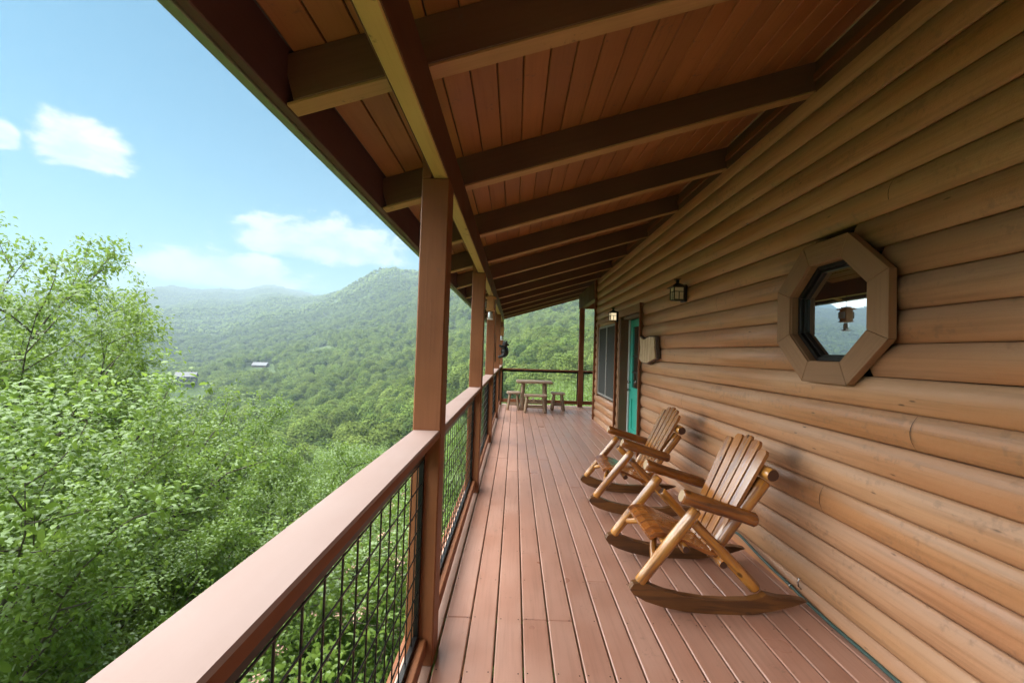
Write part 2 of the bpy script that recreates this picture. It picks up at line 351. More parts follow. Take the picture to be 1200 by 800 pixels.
def leaf_mat(name, c_dark, c_light, yellow, transl=0.35, vary=0.18, gloss=0.12):
    mt = bpy.data.materials.new(name); mt.use_nodes = True; t = NT(mt.node_tree); t.n.clear()
    oi = t.new('ShaderNodeObjectInfo').outputs['Random']; tc = t.new('ShaderNodeTexCoord').outputs['Object']
    n = t.noise(tc, 0.55, 3, 0.6); isl = t.new('ShaderNodeNewGeometry').outputs['Random Per Island']
    c = t.mix(t.maprange(n, 0.3, 0.7), c_dark, c_light)
    c = t.mix(t.math('MULTIPLY', isl, 0.45), c, yellow)
    r2 = t.math('FRACT', t.math('MULTIPLY', oi, 91.7))
    c = t.mix(t.math('MULTIPLY', r2, 0.55), c, yellow)
    h = t.new('ShaderNodeHueSaturation'); t.put(h.inputs['Color'], c); t.put(h.inputs['Value'], t.math('ADD', 1-vary, t.math('MULTIPLY', oi, 2*vary)))
    r3 = t.math('GREATER_THAN', t.math('FRACT', t.math('MULTIPLY', oi, 53.1)), 0.86)
    c = t.mix(t.math('MULTIPLY', r3, 0.55 if gloss == 0.0 else 0.0), h.outputs[0], (0.030, 0.070, 0.030))
    d = t.new('ShaderNodeBsdfDiffuse'); t.put(d.inputs[0], c)
    tr = t.new('ShaderNodeBsdfTranslucent'); t.put(tr.inputs[0], t.mix(0.5, c, yellow))
    mx = t.new('ShaderNodeMixShader'); mx.inputs[0].default_value = transl; t.l.new(d.outputs[0], mx.inputs[1]); t.l.new(tr.outputs[0], mx.inputs[2])
    gl = t.new('ShaderNodeBsdfGlossy'); gl.inputs['Roughness'].default_value = 0.42; gl.inputs[0].default_value = (0.8, 0.9, 0.85, 1)
    fr = t.new('ShaderNodeFresnel'); fr.inputs[0].default_value = 1.4
    m2 = t.new('ShaderNodeMixShader'); t.put(m2.inputs[0], t.math('MULTIPLY', fr.outputs[0], gloss*5)); t.l.new(mx.outputs[0], m2.inputs[1]); t.l.new(gl.outputs[0], m2.inputs[2])
    o = t.new('ShaderNodeOutputMaterial'); t.l.new((m2 if gloss else mx).outputs[0], o.inputs[0]); return mt
M['leaf'] = leaf_mat('broad_leaf', (0.095, 0.180, 0.024), (0.135, 0.245, 0.040), (0.225, 0.325, 0.058), transl=0.5, gloss=0.012)
M['leaf_far'] = leaf_mat('canopy_leaf', (0.085, 0.150, 0.034), (0.130, 0.205, 0.048), (0.215, 0.265, 0.068), 0.25, 0.25, 0.0)
M['trunk'] = simple('tree_bark', (0.12, 0.098, 0.078), 0.9)
M['pink'] = simple('pink_blossom', (0.55, 0.32, 0.25), 0.7)
def ground_mat():
    mt, t, p = newmat('forest_floor'); tc = t.new('ShaderNodeTexCoord').outputs['Object']
    n = t.noise(tc, 0.12, 5, 0.6); n2 = t.noise(tc, 1.5, 4, 0.6)
    c = t.mix(t.maprange(n, 0.35, 0.65), (0.045, 0.085, 0.022), (0.075, 0.125, 0.030)); c = t.mix(t.math('MULTIPLY', n2, 0.4), c, (0.055, 0.045, 0.025))
    t.put(p.inputs['Base Color'], c); p.inputs['Roughness'].default_value = 0.95; p.inputs['Specular IOR Level'].default_value = 0.1; return mt
M['ground'] = ground_mat()

# ------------------------------------------------------------------ terrain
AZ = [-180, -120, -75, -51.9, -40.4, -29.9, -17.8, -5.2, 4.4, 10.3, 40, 90, 140, 180]
RR = [0, 6, 12, 20, 40, 80, 150, 300, 500, 800, 1200, 1700, 2500, 3500, 4200, 4600, 4900]
left = [-5, -9, -14, -18.1, -23, -28.0, -33.5, -42.8, -48.0, -49.6, -45.7, -16.0, 56.4, 183, 262, 200, 100]
HT = {-120: left, -75: left, -51.9: left,
      -40.4: [-5, -9, -14, -18.2, -26.0, -33.1, -39.6, -50.5, -55.5, -50.3, -27.9, 27.7, 145.9, 292, 398, 300, 150],
      -29.9: [-5, -9, -14, -19.3, -26.3, -31.9, -38.3, -47.0, -44.0, -23.4, 22.7, 117, 241, 386, 470, 350, 200],
      -17.8: [-5, -9, -14, -19.7, -25.8, -30.1, -35.3, -35.0, -18.4, 32.8, 138, 292, 250, 300, 350, 300, 200],
      -5.2: [-5, -8.5, -13, -19.0, -22.9, -23.7, -21.2, -7.0, 26.7, 99.3, 205, 335, 280, 250, 250, 250, 200],
      4.4: [-5, -6.5, -10, -15.5, -17.7, -17.5, -12.6, 7.2, 43.1, 112, 219, 350, 300, 250, 250, 250, 200],
      10.3: [-5, -6, -9, -14.6, -16.7, -15.5, -9.6, 11.0, 48.1, 116.5, 225, 355, 300, 250, 250, 250, 200],
      40: [-5, -4, -3, -3, -5, -5, 0, 20, 55, 120, 220, 300, 300, 250, 250, 250, 200],
      90: [-5, -3, -2, -1, 0, 5, 12, 30, 60, 110, 160, 200, 200, 200, 200, 200, 200],
      140: [-5, -4, -3, -3, -5, -5, 0, 10, 30, 60, 100, 150, 180, 200, 200, 200, 200]}
HT[180] = HT[-180] = [-5, -7, -10, -13, -17, -20, -22, -20, 0, 30, 60, 100, 150, 200, 200, 200, 150]
HTA = np.array([HT[a] for a in AZ], float); LR = np.log1p(np.array(RR, float)/8.0)
HOUSES = [(-38.95, 520, -0.0825), (-32.05, 640, -0.0563), (-25.82, 760, -0.033)]
HPOS = [(math.sin(R(a))*r, math.cos(R(a))*r) for a, r, t_ in HOUSES]
def height(x, y):
    x = np.asarray(x, float); y = np.asarray(y, float); r = np.hypot(x, y); a = np.degrees(np.arctan2(x, y))
    ai = np.clip(np.searchsorted(AZ, a, side='right')-1, 0, len(AZ)-2); AZn = np.array(AZ, float)
    ta = (a-AZn[ai])/(AZn[ai+1]-AZn[ai]); ta = ta*ta*(3-2*ta)*0.5+ta*0.5
    l = np.log1p(r/8.0); ri = np.clip(np.searchsorted(LR, l, side='right')-1, 0, len(RR)-2); tr = np.clip((l-LR[ri])/(LR[ri+1]-LR[ri]), 0, 1)
    tr = tr*tr*(3-2*tr)*0.35+tr*0.65
    h = (HTA[ai, ri]*(1-tr)+HTA[ai, ri+1]*tr)*(1-ta)+(HTA[ai+1, ri]*(1-tr)+HTA[ai+1, ri+1]*tr)*ta
    k = np.clip((r-120)/900, 0, 1)
    h = h+k*(14*np.sin(x*0.0072+1.3)*np.cos(y*0.0061+0.4)+9*np.sin(x*0.017+y*0.011)+6*np.cos(x*0.031-y*0.027+1)+3*np.sin(x*0.07+y*0.05))
    h = h+np.clip((r-1500)/2000, 0, 1)*(14*np.sin(x*0.0041-y*0.0013+2)+6*np.sin(x*0.0093+0.7+y*0.004))
    for (hx, hy), (a_, r_, t_) in zip(HPOS, HOUSES):
        want = HC+t_*r_+2.0
        d2 = (x-hx)**2+(y-hy)**2; g = np.exp(-d2/(2*15.0**2)); h = h*(1-g)+want*g
    return h
na, nr = 220, 130
rs = np.concatenate([[0.0], 2.0*(4900/2.0)**(np.arange(nr)/(nr-1))])
aa = np.radians(np.linspace(-180, 180, na, endpoint=False))
gx = (rs[1:, None]*np.sin(aa)[None, :]).ravel(); gy = (rs[1:, None]*np.cos(aa)[None, :]).ravel()
gz = height(gx, gy); verts = [(0, 0, -5.0)]+list(zip(gx, gy, gz)); faces = []
for j in range(na): faces.append((0, 1+j, 1+(j+1) % na))
for i in range(nr-1):
    for j in range(na):
        k = (j+1) % na; faces.append((1+i*na+j, 1+(i+1)*na+j, 1+(i+1)*na+k, 1+i*na+k))
hills = mobj('hills', raw_mesh('hills', verts, faces, M['ground'], smooth=True))
bm = bmesh.new(); bm.from_mesh(hills.data); bmesh.ops.recalc_face_normals(bm, faces=bm.faces); bm.to_mesh(hills.data); bm.free()
tag(hills, 'forested hillside falling into the valley and rising to hazy ridges', 'hills', kind='structure')

# ------------------------------------------------------------------ deck
DECK_Y0, DECK_Y1 = -7.0, 12.15
X0, BW = -0.352, 0.1475
deck = tag(empty('deck', (0, 0, 0)), 'reddish brown painted plank floor of the porch', 'deck floor', kind='structure')
rnd = random.Random(3)
nb = 16
for k in range(nb):
    x0, x1 = X0+k*BW+0.004, X0+(k+1)*BW-0.004
    if k == nb-1: x1 = 1.985
    cuts = [DECK_Y0]; y = DECK_Y0+rnd.uniform(1.4, 4.2)
    if k == 0: ys = [1.22+1.18, 6.0]
    elif k == 2: ys = [0.9, 5.32, 9.0]
    elif k == 6: ys = [2.82, 7.6]
    else: ys = sorted([rnd.choice([1.18*i+0.04 for i in range(-1, 3)]), rnd.choice([1.18*i+0.04 for i in range(3, 6)]), rnd.choice([1.18*i+0.04 for i in range(6, 10)])])
    cuts = [DECK_Y0]+[c for c in ys if DECK_Y0+0.6 < c < DECK_Y1-0.6]+[DECK_Y1]
    for a, b in zip(cuts[:-1], cuts[1:]):
        o = box('deck_board', (x0, x1), (a+0.0015, b-0.0015), (-0.038+rnd.uniform(-0.001, 0.001), rnd.uniform(-0.0015, 0.0)), M['deck'], deck, 0.005)
for k in range(nb, nb+18):   # boards of the wrap-around part past the cabin corner
    x0, x1 = X0+k*BW+0.004, X0+(k+1)*BW-0.004
    box('deck_board', (x0, x1), (9.80, DECK_Y1), (-0.038, 0), M['deck'], deck, 0.005)
box('edge_board', (X0-0.16, X0-0.006), (DECK_Y0, DECK_Y1), (-0.04, -0.002), M['deck_edge'], deck, 0.005)
box('rim_board', (X0-0.20, X0-0.162), (DECK_Y0, DECK_Y1), (-0.28, -0.012), M['trim'], deck)
for i in range(-17, 31): box('joist', (X0-0.14, 1.98), (i*0.40-0.02, i*0.40+0.02), (-0.26, -0.0395), M['joist'], deck, 0.003)
box('ledger', (-0.158, -0.118), (DECK_Y0, DECK_Y1), (-0.50, -0.262), M['joist'], deck)
for yy in (-0.4, 4.5, 9.3): box('deck_support', (-0.5, -0.36), (yy, yy+0.14), (-16, -0.262), M['trim'], deck)

V, Fc = [], []
for k in range(nb):
    for i in range(0, 16):
        for dx_ in (0.022, BW-0.024):
            xs_, ys_ = X0+k*BW+dx_+rnd.uniform(-0.004, 0.004), i*0.40+rnd.uniform(-0.006, 0.006); o_ = len(V)
            if rnd.random() < 0.25: continue
            V += [(xs_+0.0042*math.cos(a), ys_+0.0042*math.sin(a), 0.0006) for a in np.linspace(0, 2*math.pi, 7)[:-1]]; Fc.append(tuple(range(o_, o_+6)))
o = mobj('screw_head', raw_mesh('screw_head', V, Fc, M['iron']), deck); o['kind'] = 'stuff'

# ------------------------------------------------------------------ log cabin
LOGH, LZ0 = 0.1725, 0.095
XV, XB = 1.944, 1.912           # valley and bulge of the log siding
WALL_Y0, WALL_Y1 = -7.0, 9.74
cabin = tag(empty('log_cabin', (XV, 4, 0)), 'tan log-sided cabin wall with a teal door and an octagonal window', 'cabin')
prof = []
NP = 12
for i in range(NP+1):
    t_ = i/NP; a = math.pi*(t_-0.5); hh = LOGH/2
    prof.append((XV-(XV-XB)*(0.24+0.76*(1-abs(2*t_-1)**2.1)), -hh+0.002+(LOGH-0.004)*t_))
def log_piece(y0, y1, zc, name='log', xoff=0.0, ztrim=None):
    L = y1-y0; vs_ = []; n = len(prof); ns = max(1, int(L/0.9))
    rr = random.Random(int(zc*1000)+int(y0*77)); w0 = rr.uniform(-1, 1)
    for s_ in range(ns+1):
        yy = -L/2+L*s_/ns; wx = 0.0025*math.sin(yy*2.1+w0*5)
        for px, pz in prof: vs_.append((px-XV+xoff+(wx if px < XV-0.01 else 0), yy, pz+0.0015*math.sin(yy*1.7+w0*9)))
        vs_.append((0.06, yy, prof[-1][1])); vs_.append((0.06, yy, prof[0][1]))
    mN = n+2; fs = []; sm = []
    for s_ in range(ns):
        for i in range(mN):
            j = (i+1) % mN; fs.append((s_*mN+i, s_*mN+j, (s_+1)*mN+j, (s_+1)*mN+i)); sm.append(i < n-1)
    fs.append(tuple(range(mN))); fs.append(tuple(reversed([ns*mN+i for i in range(mN)]))); sm += [False, False]
    me = raw_mesh('log', vs_, fs, M['log']); me.polygons.foreach_set('use_smooth', sm)
    bm = bmesh.new(); bm.from_mesh(me); bmesh.ops.recalc_face_normals(bm, faces=bm.faces); bm.to_mesh(me); bm.free()
    return mobj(name, me, cabin, (XV, (y0+y1)/2, zc))
OCT_S = 0.865; OY, OZ = 2.482, 1.849; OX = 1.862
DOOR = (6.28, 7.47, 0.0, 2.235); WIN = (7.79, 9.40, 0.655, 2.16)
rnd = random.Random(11)
for k in range(-1, 19):
    z0 = LZ0+LOGH*k; z1 = z0+LOGH; zc = (z0+z1)/2
    spans = [(WALL_Y0, WALL_Y1)]
    def cut(spans, a, b):
        out = []
        for p, q in spans:
            if b <= p or a >= q: out.append((p, q)); continue
            if a > p: out.append((p, a))
            if b < q: out.append((b, q))
        return out
    if z0 < DOOR[3]-0.05: spans = cut(spans, DOOR[0]-0.10, DOOR[1]+0.06)
    if z1 > WIN[2]+0.02 and z0 < WIN[3]-0.03: spans = cut(spans, WIN[0]-0.05, WIN[1]+0.05)
    ri = OCT_S/2-0.10
    if z1 > OZ-ri and z0 < OZ+ri:
        dz = min(abs(z0-OZ), abs(z1-OZ)); dz = 0 if z0 < OZ < z1 else dz
        hw = min(ri, ri*1.4142-dz); spans = cut(spans, OY-hw, OY+hw)
    final = []
    for p, q in spans:
        y = p; js = []
        if p < -3: js.append(rnd.uniform(-5, -1))
        if k == 7 and p < 1.95 < q: js = [-3]
        if k == 5 and p < 4.9 < q: js = [-2]
        pts = [p]+[j for j in js if p+0.5 < j < q-0.5]+[q]
        final += list(zip(pts[:-1], pts[1:]))
    for p, q in final:
        if k == -1: z_c = zc
        log_piece(p+0.0015, q-0.0015, zc, xoff=rnd.uniform(-0.003, 0.003))
box('interior_wall', (2.60, 2.66), (WALL_Y0, WALL_Y1-0.11), (-0.3, 3.3), M['dark'], cabin, 0)
box('interior_ceiling', (XV+0.061, 2.60), (WALL_Y0, WALL_Y1-0.11), (3.301, 3.34), M['dark'], cabin, 0)
box('interior_end', (XV+0.061, 2.60), (WALL_Y0-0.06, WALL_Y0-0.001), (-0.3, 3.3), M['dark'], cabin, 0)
box('interior_floor', (XV+0.061, 2.60), (WALL_Y0, WALL_Y1-0.11), (-0.34, -0.302), M['dark'], cabin, 0)
def crack(y, k, lean):
    zc = LZ0+LOGH*(k+0.5); vs_ = []
    for i_, (px_, pz_) in enumerate(prof):
        yy = y+lean*0.6*math.sin(i_*0.28); w_ = 0.0013*(0.5+math.sin(math.pi*i_/NP))
        vs_ += [(px_-0.0025, yy-w_, zc+pz_), (px_-0.0025, yy+w_, zc+pz_)]
    c_ = Vector((XB, y, zc)); me = raw_mesh('crack', [Vector(v)-c_ for v in vs_], [(2*i_, 2*i_+1, 2*i_+3, 2*i_+2) for i_ in range(NP)], M['dark']); mobj('crack', me, cabin, c_)
for y_, k_, l_ in ((1.97, 6, 0.02), (4.66, 5, 0.01), (5.22, 9, 0.012), (3.9, 11, 0.01), (2.1, 13, 0.015), (2.55, 3, 0.01)): crack(y_, k_, l_)
box('corner_board', (XB-0.035, XV+0.02), (WALL_Y1+0.002, WALL_Y1+0.05), (0.0, 3.35), M['trim'], cabin)
box('corner_board', (XV+0.021, XV+0.10), (WALL_Y1+0.05, WALL_Y1+0.09), (0.0, 3.35), M['trim'], cabin)
box('end_wall', (XV+0.03, XV+4.0), (WALL_Y1-0.1, WALL_Y1+0.048), (0.0, 3.5), M['octframe'], cabin)
box('top_trim', (XB-0.012, XV), (WALL_Y0, WALL_Y1), (3.378, 3.43), M['trim'], cabin)

# octagonal window
ow = mobj('octagonal_window', None, cabin, (OX, OY, OZ))
def octp(rad, i): a = R(22.5+45*i); return (OY-rad*math.cos(a)/math.cos(R(22.5)), OZ+rad*math.sin(a)/math.cos(R(22.5)))
def ring_board(name, i, ro, ri, xa, xb, mat, gap=0.0012):
    q = [octp(ro, i), octp(ro, i+1), octp(ri, i+1), octp(ri, i)]
    cx_, cz_ = sum(p[0] for p in q)/4, sum(p[1] for p in q)/4
    ang = math.atan2(q[1][1]-q[0][1], q[1][0]-q[0][0]); ca, sa = math.cos(ang), math.sin(ang)
    loc = [((p[0]-cx_)*ca+(p[1]-cz_)*sa, -(p[0]-cx_)*sa+(p[1]-cz_)*ca) for p in q]
    loc = [(p[0]-math.copysign(gap, p[0]), p[1]) for p in loc]
    vs_ = [(x-(xa+xb)/2, p[0], p[1]) for x in (xa, xb) for p in loc]
    fs = [(0, 1, 2, 3), (7, 6, 5, 4)]+[(j, j+4, (j+1) % 4+4, (j+1) % 4) for j in range(4)]
    me = raw_mesh(name, vs_, fs, mat); bm = bmesh.new(); bm.from_mesh(me); bmesh.ops.recalc_face_normals(bm, faces=bm.faces)
    bmesh.ops.bevel(bm, geom=list(bm.edges), offset=0.002, segments=1, affect='EDGES'); bm.to_mesh(me); bm.free()
    o = mobj(name, me, ow, ((xa+xb)/2, cx_, cz_)); o.rotation_euler = (ang, 0, 0); return o
ro, ri = OCT_S/2, OCT_S/2-0.128
for i in range(8):
    ring_board('frame_board', i, ro, ri, OX, OX+0.045, M['octframe'])
    ring_board('reveal', i, ri+0.012, ri-0.004, OX+0.012, OX+0.14, M['octframe'])
    ring_board('sash', i, ri-0.005, ri-0.030, OX+0.055, OX+0.135, M['iron'])
    ring_board('bead', i, ri-0.031, ri-0.045, OX+0.075, OX+0.135, M['white' if False else 'iron'])
gp = [octp(ri-0.03, i) for i in range(8)]
prism('glass', gp, 'x', OX+0.088, OX+0.094, M['glass'], ow)

# door
dr = mobj('door', None, cabin, (2.08, 6.9, 0))
XD = 2.085
box('casing', (XB-0.02, XV+0.01), (DOOR[0]-0.098, DOOR[0]), (0.0, DOOR[3]), M['octframe'], dr)
box('casing', (XB-0.02, XV+0.01), (DOOR[1], DOOR[1]+0.06), (0.0, DOOR[3]), M['octframe'], dr)
box('head_casing', (XB-0.02, XV+0.01), (DOOR[0]-0.098, DOOR[1]+0.06), (DOOR[3]+0.002, DOOR[3]+0.12), M['octframe'], dr)
box('casing_edge', (XB-0.05, XB-0.022), (DOOR[0]-0.125, DOOR[0]-0.099), (0.0, DOOR[3]+0.12), M['trim'], dr)
box('jamb', (XV-0.04, XD+0.06), (DOOR[1]-0.045, DOOR[1]-0.002), (0.02, DOOR[3]-0.04), M['jamb'], dr)
box('jamb', (XV+0.012, XD+0.06), (DOOR[0]+0.002, DOOR[0]+0.04), (0.02, DOOR[3]-0.04), M['jamb'], dr)
box('door_stop', (XD-0.03, XD-0.002), (DOOR[1]-0.075, DOOR[1]-0.047), (0.02, DOOR[3]-0.04), M['white'], dr)
box('head_jamb', (XV+0.012, XD+0.06), (DOOR[0]+0.042, DOOR[1]-0.047), (DOOR[3]-0.05, DOOR[3]-0.002), M['jamb'], dr)
box('threshold', (XV-0.02, XD+0.08), (DOOR[0]+0.042, DOOR[1]-0.047), (0.0, 0.035), M['jamb'], dr)
d0, d1 = DOOR[0]+0.042, DOOR[1]-0.078
leaf_door = mobj('door_leaf', None, dr, (XD, d0, 0.04))
box('stile', (XD, XD+0.045), (d0, d0+0.12), (0.04, 2.18), M['door'], leaf_door); box('stile', (XD, XD+0.045), (d1-0.13, d1), (0.04, 2.18), M['door'], leaf_door)
box('rail', (XD+0.001, XD+0.044), (d0+0.121, d1-0.131), (0.04, 0.26), M['door'], leaf_door); box('rail', (XD+0.001, XD+0.044), (d0+0.121, d1-0.131), (0.78, 0.98), M['door'], leaf_door)
box('rail', (XD+0.001, XD+0.044), (d0+0.121, d1-0.131), (2.05, 2.18), M['door'], leaf_door)
box('door_panel', (XD+0.018, XD+0.036), (d0+0.10, d1-0.11), (0.24, 0.80), M['door'], leaf_door)
box('glass', (XD+0.018, XD+0.03), (d0+0.10, d1-0.11), (0.96, 2.07), M['glass'], leaf_door, 0)
for zz in (1.24, 1.52): box('muntin', (XD+0.010, XD+0.019), (d0+0.12, d1-0.13), (zz, zz+0.025), M['iron'], leaf_door, 0.002)
me = log_mesh(0.05, 0.022, 0.026, [M['chrome'], M['chrome']], seg=10, rings=1, wob=0)
for zz, nm in ((0.93, 'door_handle'), (1.07, 'deadbolt')):
    o = mobj(nm, me, leaf_door, (XD, d1-0.06, zz)); o.rotation_euler = (0, -math.pi/2, 0)
box('lever', (XD-0.07, XD-0.05), (d1-0.17, d1-0.05), (0.92, 0.94), M['chrome'], leaf_door)
box('keypad', (XB-0.045, XB-0.0215), (DOOR[0]-0.07, DOOR[0]-0.02), (1.14, 1.28), M['black'], dr)
# double window
wn = mobj('window', None, cabin, (XV, 8.6, 0.65))
W0, W1, Z0, Z1 = WIN
box('casing', (XB-0.022, XV+0.01), (W0-0.12, W0-0.02), (Z0-0.42, Z1+0.06), M['octframe'], wn)
box('casing_edge', (XB-0.05, XB-0.024), (W0-0.155, W0-0.121), (Z0-0.46, Z1+0.06), M['trim'], wn)
box('casing', (XB-0.022, XV+0.01), (W1-0.05, W1+0.05), (Z0-0.05, Z1+0.06), M['octframe'], wn)
box('head_casing', (XB-0.022, XV+0.01), (W0-0.12, W1+0.05), (Z1+0.062, Z1+0.16), M['octframe'], wn)
box('sash_frame', (XV-0.035, XV+0.03), (W0-0.018, W0+0.03), (Z0, Z1), M['sash'], wn); box('sash_frame', (XV-0.035, XV+0.03), (W1-0.10, W1-0.052), (Z0, Z1), M['sash'], wn)
box('sash_frame', (XV-0.034, XV+0.03), (W0+0.031, W1-0.101), (Z1-0.04, Z1), M['sash'], wn); box('sash_frame', (XV-0.034, XV+0.03), (W0+0.031, W1-0.101), (Z0, Z0+0.04), M['sash'], wn)
wm = (W0+W1)/2-0.03
box('mullion', (XV-0.036, XV+0.03), (wm-0.03, wm+0.03), (Z0+0.041, Z1-0.041), M['sash'], wn)
for a, b in ((W0+0.031, wm-0.031), (wm+0.031, W1-0.101)):
    box('insect_screen', (XV-0.022, XV-0.018), (a, b), (Z0+0.041, Z1-0.041), M['screen'], wn, 0)
    box('meeting_rail', (XV-0.030, XV-0.023), (a, b), (1.39, 1.43), M['screen'], wn, 0.001)
box('window_backing', (XV+0.032, XV+0.06), (W0-0.1, W1), (Z0-0.05, Z1+0.05), M['dark'], wn, 0)

# ------------------------------------------------------------------ porch roof
SL = 0.304; XBM = -0.361
def rz(x): return 2.63+SL*(x-XBM)        # rafter underside
roof = tag(empty('porch_roof', (0, 4, 2.6)), 'dark brown porch ceiling of plank boards over heavy sloping rafters', 'porch roof')
ROOF_Y0, ROOF_Y1 = -7.2, 13.3
RD = 0.192
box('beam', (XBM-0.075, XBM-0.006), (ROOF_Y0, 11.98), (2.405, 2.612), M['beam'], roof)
for xx in (XBM-0.0805, XBM-0.0055): box('beam_shade_skin', (xx, xx+0.005), (ROOF_Y0, 11.98), (2.408, 2.612), M['beam_side_shaded'], roof, 0.002)  # added thin skins whose dark colour stands for shade on the beam sides
ang = math.atan(SL); XE, XT = -0.902, 4.6
ry = [1.52+1.123*i for i in range(-7, 11)]
xm = (XE+XT)/2; Lr = (XT-XE)/math.cos(ang)
for yy in ry:
    xt = XV+0.05 if yy < 9.7 else XT
    Lr_ = (xt-XE)/math.cos(ang); xm_ = (XE+xt)/2
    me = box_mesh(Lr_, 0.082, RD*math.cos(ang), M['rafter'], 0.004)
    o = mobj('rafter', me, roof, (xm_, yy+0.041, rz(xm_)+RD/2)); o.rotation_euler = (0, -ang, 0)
    o2 = mobj('rafter_lit_strip', box_mesh(Lr_-0.004, 0.078, 0.012, M['rafter_lit_strip'], 0.002), roof, (xm_, yy+0.041, rz(xm_)-0.0065)); o2.rotation_euler = (0, -ang, 0)  # added strip, its pale colour stands for light from below
nbds = 34; bwid = 0.1265
for i in range(nbds):
    xa = XE+0.012+i*bwid
    if xa > XT: break
    for a, b in ((ROOF_Y0, 1.56), (1.56, 6.05), (6.05, 9.42), (9.42, ROOF_Y1)):
        if xa > 2.1 and b < 9.5: continue
        if xa > 2.1 and a < 9.5: a = 9.45
        sh = random.Random(i).choice([0, 0, 1.123, -1.123]) if a not in (ROOF_Y0,) else 0
        me = box_mesh((bwid-0.005)/math.cos(ang), b-a-0.003, 0.02, M['ceiling'], 0.004)
        o = mobj('ceiling_board', me, roof, (xa+bwid/2, (a+b)/2, rz(xa+bwid/2)+RD+0.011)); o.rotation_euler = (0, -ang, 0)
me = box_mesh(Lr+0.1, ROOF_Y1-ROOF_Y0+0.06, 0.05, M['roofing'], 0.0)
o = mobj('roof_deck', me, roof, (xm-0.04, (ROOF_Y0+ROOF_Y1)/2, rz(xm-0.04)+RD+0.047)); o.rotation_euler = (0, -ang, 0)
zf = rz(XE)
box('fascia', (XE-0.04, XE-0.001), (ROOF_Y0-0.02, ROOF_Y1+0.02), (zf-0.012, zf+0.24), M['fascia'], roof)
box('drip_edge', (XE-0.082, XE-0.041), (ROOF_Y0-0.02, ROOF_Y1+0.02), (zf-0.02, zf+0.25), M['drip'], roof, 0.003)
ef = mobj('end_fascia', box_mesh(Lr+0.06, 0.04, 0.24, M['trim_x'], 0.004), roof, (xm, ROOF_Y1+0.02, rz(xm)+0.10)); ef.rotation_euler = (0, -ang, 0)
prev = None
for i, yy in enumerate(ry):
    if prev is not None and yy < 9.8: box('blocking', (XB+0.0, XB+0.02), (prev+0.083, yy-0.001), (rz(XB)-0.02, rz(XB)+RD-0.002), M['rafter'], roof)
    prev = yy
box('wall_beam', (1.86, 2.0), (9.80, 12.12), (2.87, rz(1.86)-0.003), M['rafter'], roof)
box('cross_beam', (2.003, 4.6), (11.86, 12.0), (2.87, 3.2), M['trim_x'], roof)

# ------------------------------------------------------------------ porch posts
XI = -0.355; PY = [-0.42, 2.018, 4.459, 6.90, 9.45, 11.86]
plab = ['reddish brown square porch post at the end of the railing behind the camera',
        'nearest square brown porch post, standing at the near end of the second railing bay',
        'second square brown porch post, carrying the beam beside the cedar bird feeder',
        'third square brown porch post, half hidden behind the bird feeder',
        'fourth square brown porch post, with the black bear figure clinging to it',
        'corner porch post where the side railing meets the far railing']
for i, yy in enumerate(PY):
    p_ = tag(empty('porch_post', (XI-0.07, yy+0.07, 0)), plab[i], 'post', 'square posts along the porch edge')
    box('shaft', (XI-0.14, XI), (yy, yy+0.14), (0.0, 2.403), M['trim'], p_, 0.006)
    box('notch_cheek', (XI-0.14, XBM-0.087), (yy+0.002, yy+0.138), (2.4035, 2.56), M['trim'], p_, 0.004)
p_ = tag(empty('porch_post', (1.93, 11.93, 0)), 'square brown porch post right of the log table, beside the cabin corner', 'post', 'square posts along the porch edge')
box('shaft', (1.86, 2.0), (11.86, 12.0), (0.0, 2.868), M['trim'], p_, 0.006)

# ------------------------------------------------------------------ railings
wire_cache = {}
def wire(name, p0, p1, parent, r=0.0032):
    d = Vector(p1)-Vector(p0); key = (round(d.x, 3), round(d.y, 3), round(d.z, 3), r)
    if key not in wire_cache:
        vs_, fs = wire_verts((0, 0, 0), d, r); wire_cache[key] = raw_mesh('wire', vs_, fs, M['black'], smooth=False)
    return mobj(name, wire_cache[key], parent, p0)
RZ = 1.1445; XR0, XR1 = -0.494, -0.357; XM = -0.438
bays = [(-2.6, -0.42, 'railing bay behind the camera with black wire mesh', False), (PY[0]+0.14, PY[1], 'nearest railing bay, its broad pale-lit brown cap running out of the picture', True),
        (PY[1]+0.14, PY[2], 'second railing bay between the nearest and the second porch post', True), (PY[2]+0.14, PY[3], 'third railing bay, between the second and third porch posts', False),
        (PY[3]+0.14, PY[4], 'fourth railing bay, between the third and fourth porch posts', False), (PY[4]+0.14, PY[5], 'last side railing bay, ending at the far corner post', False)]
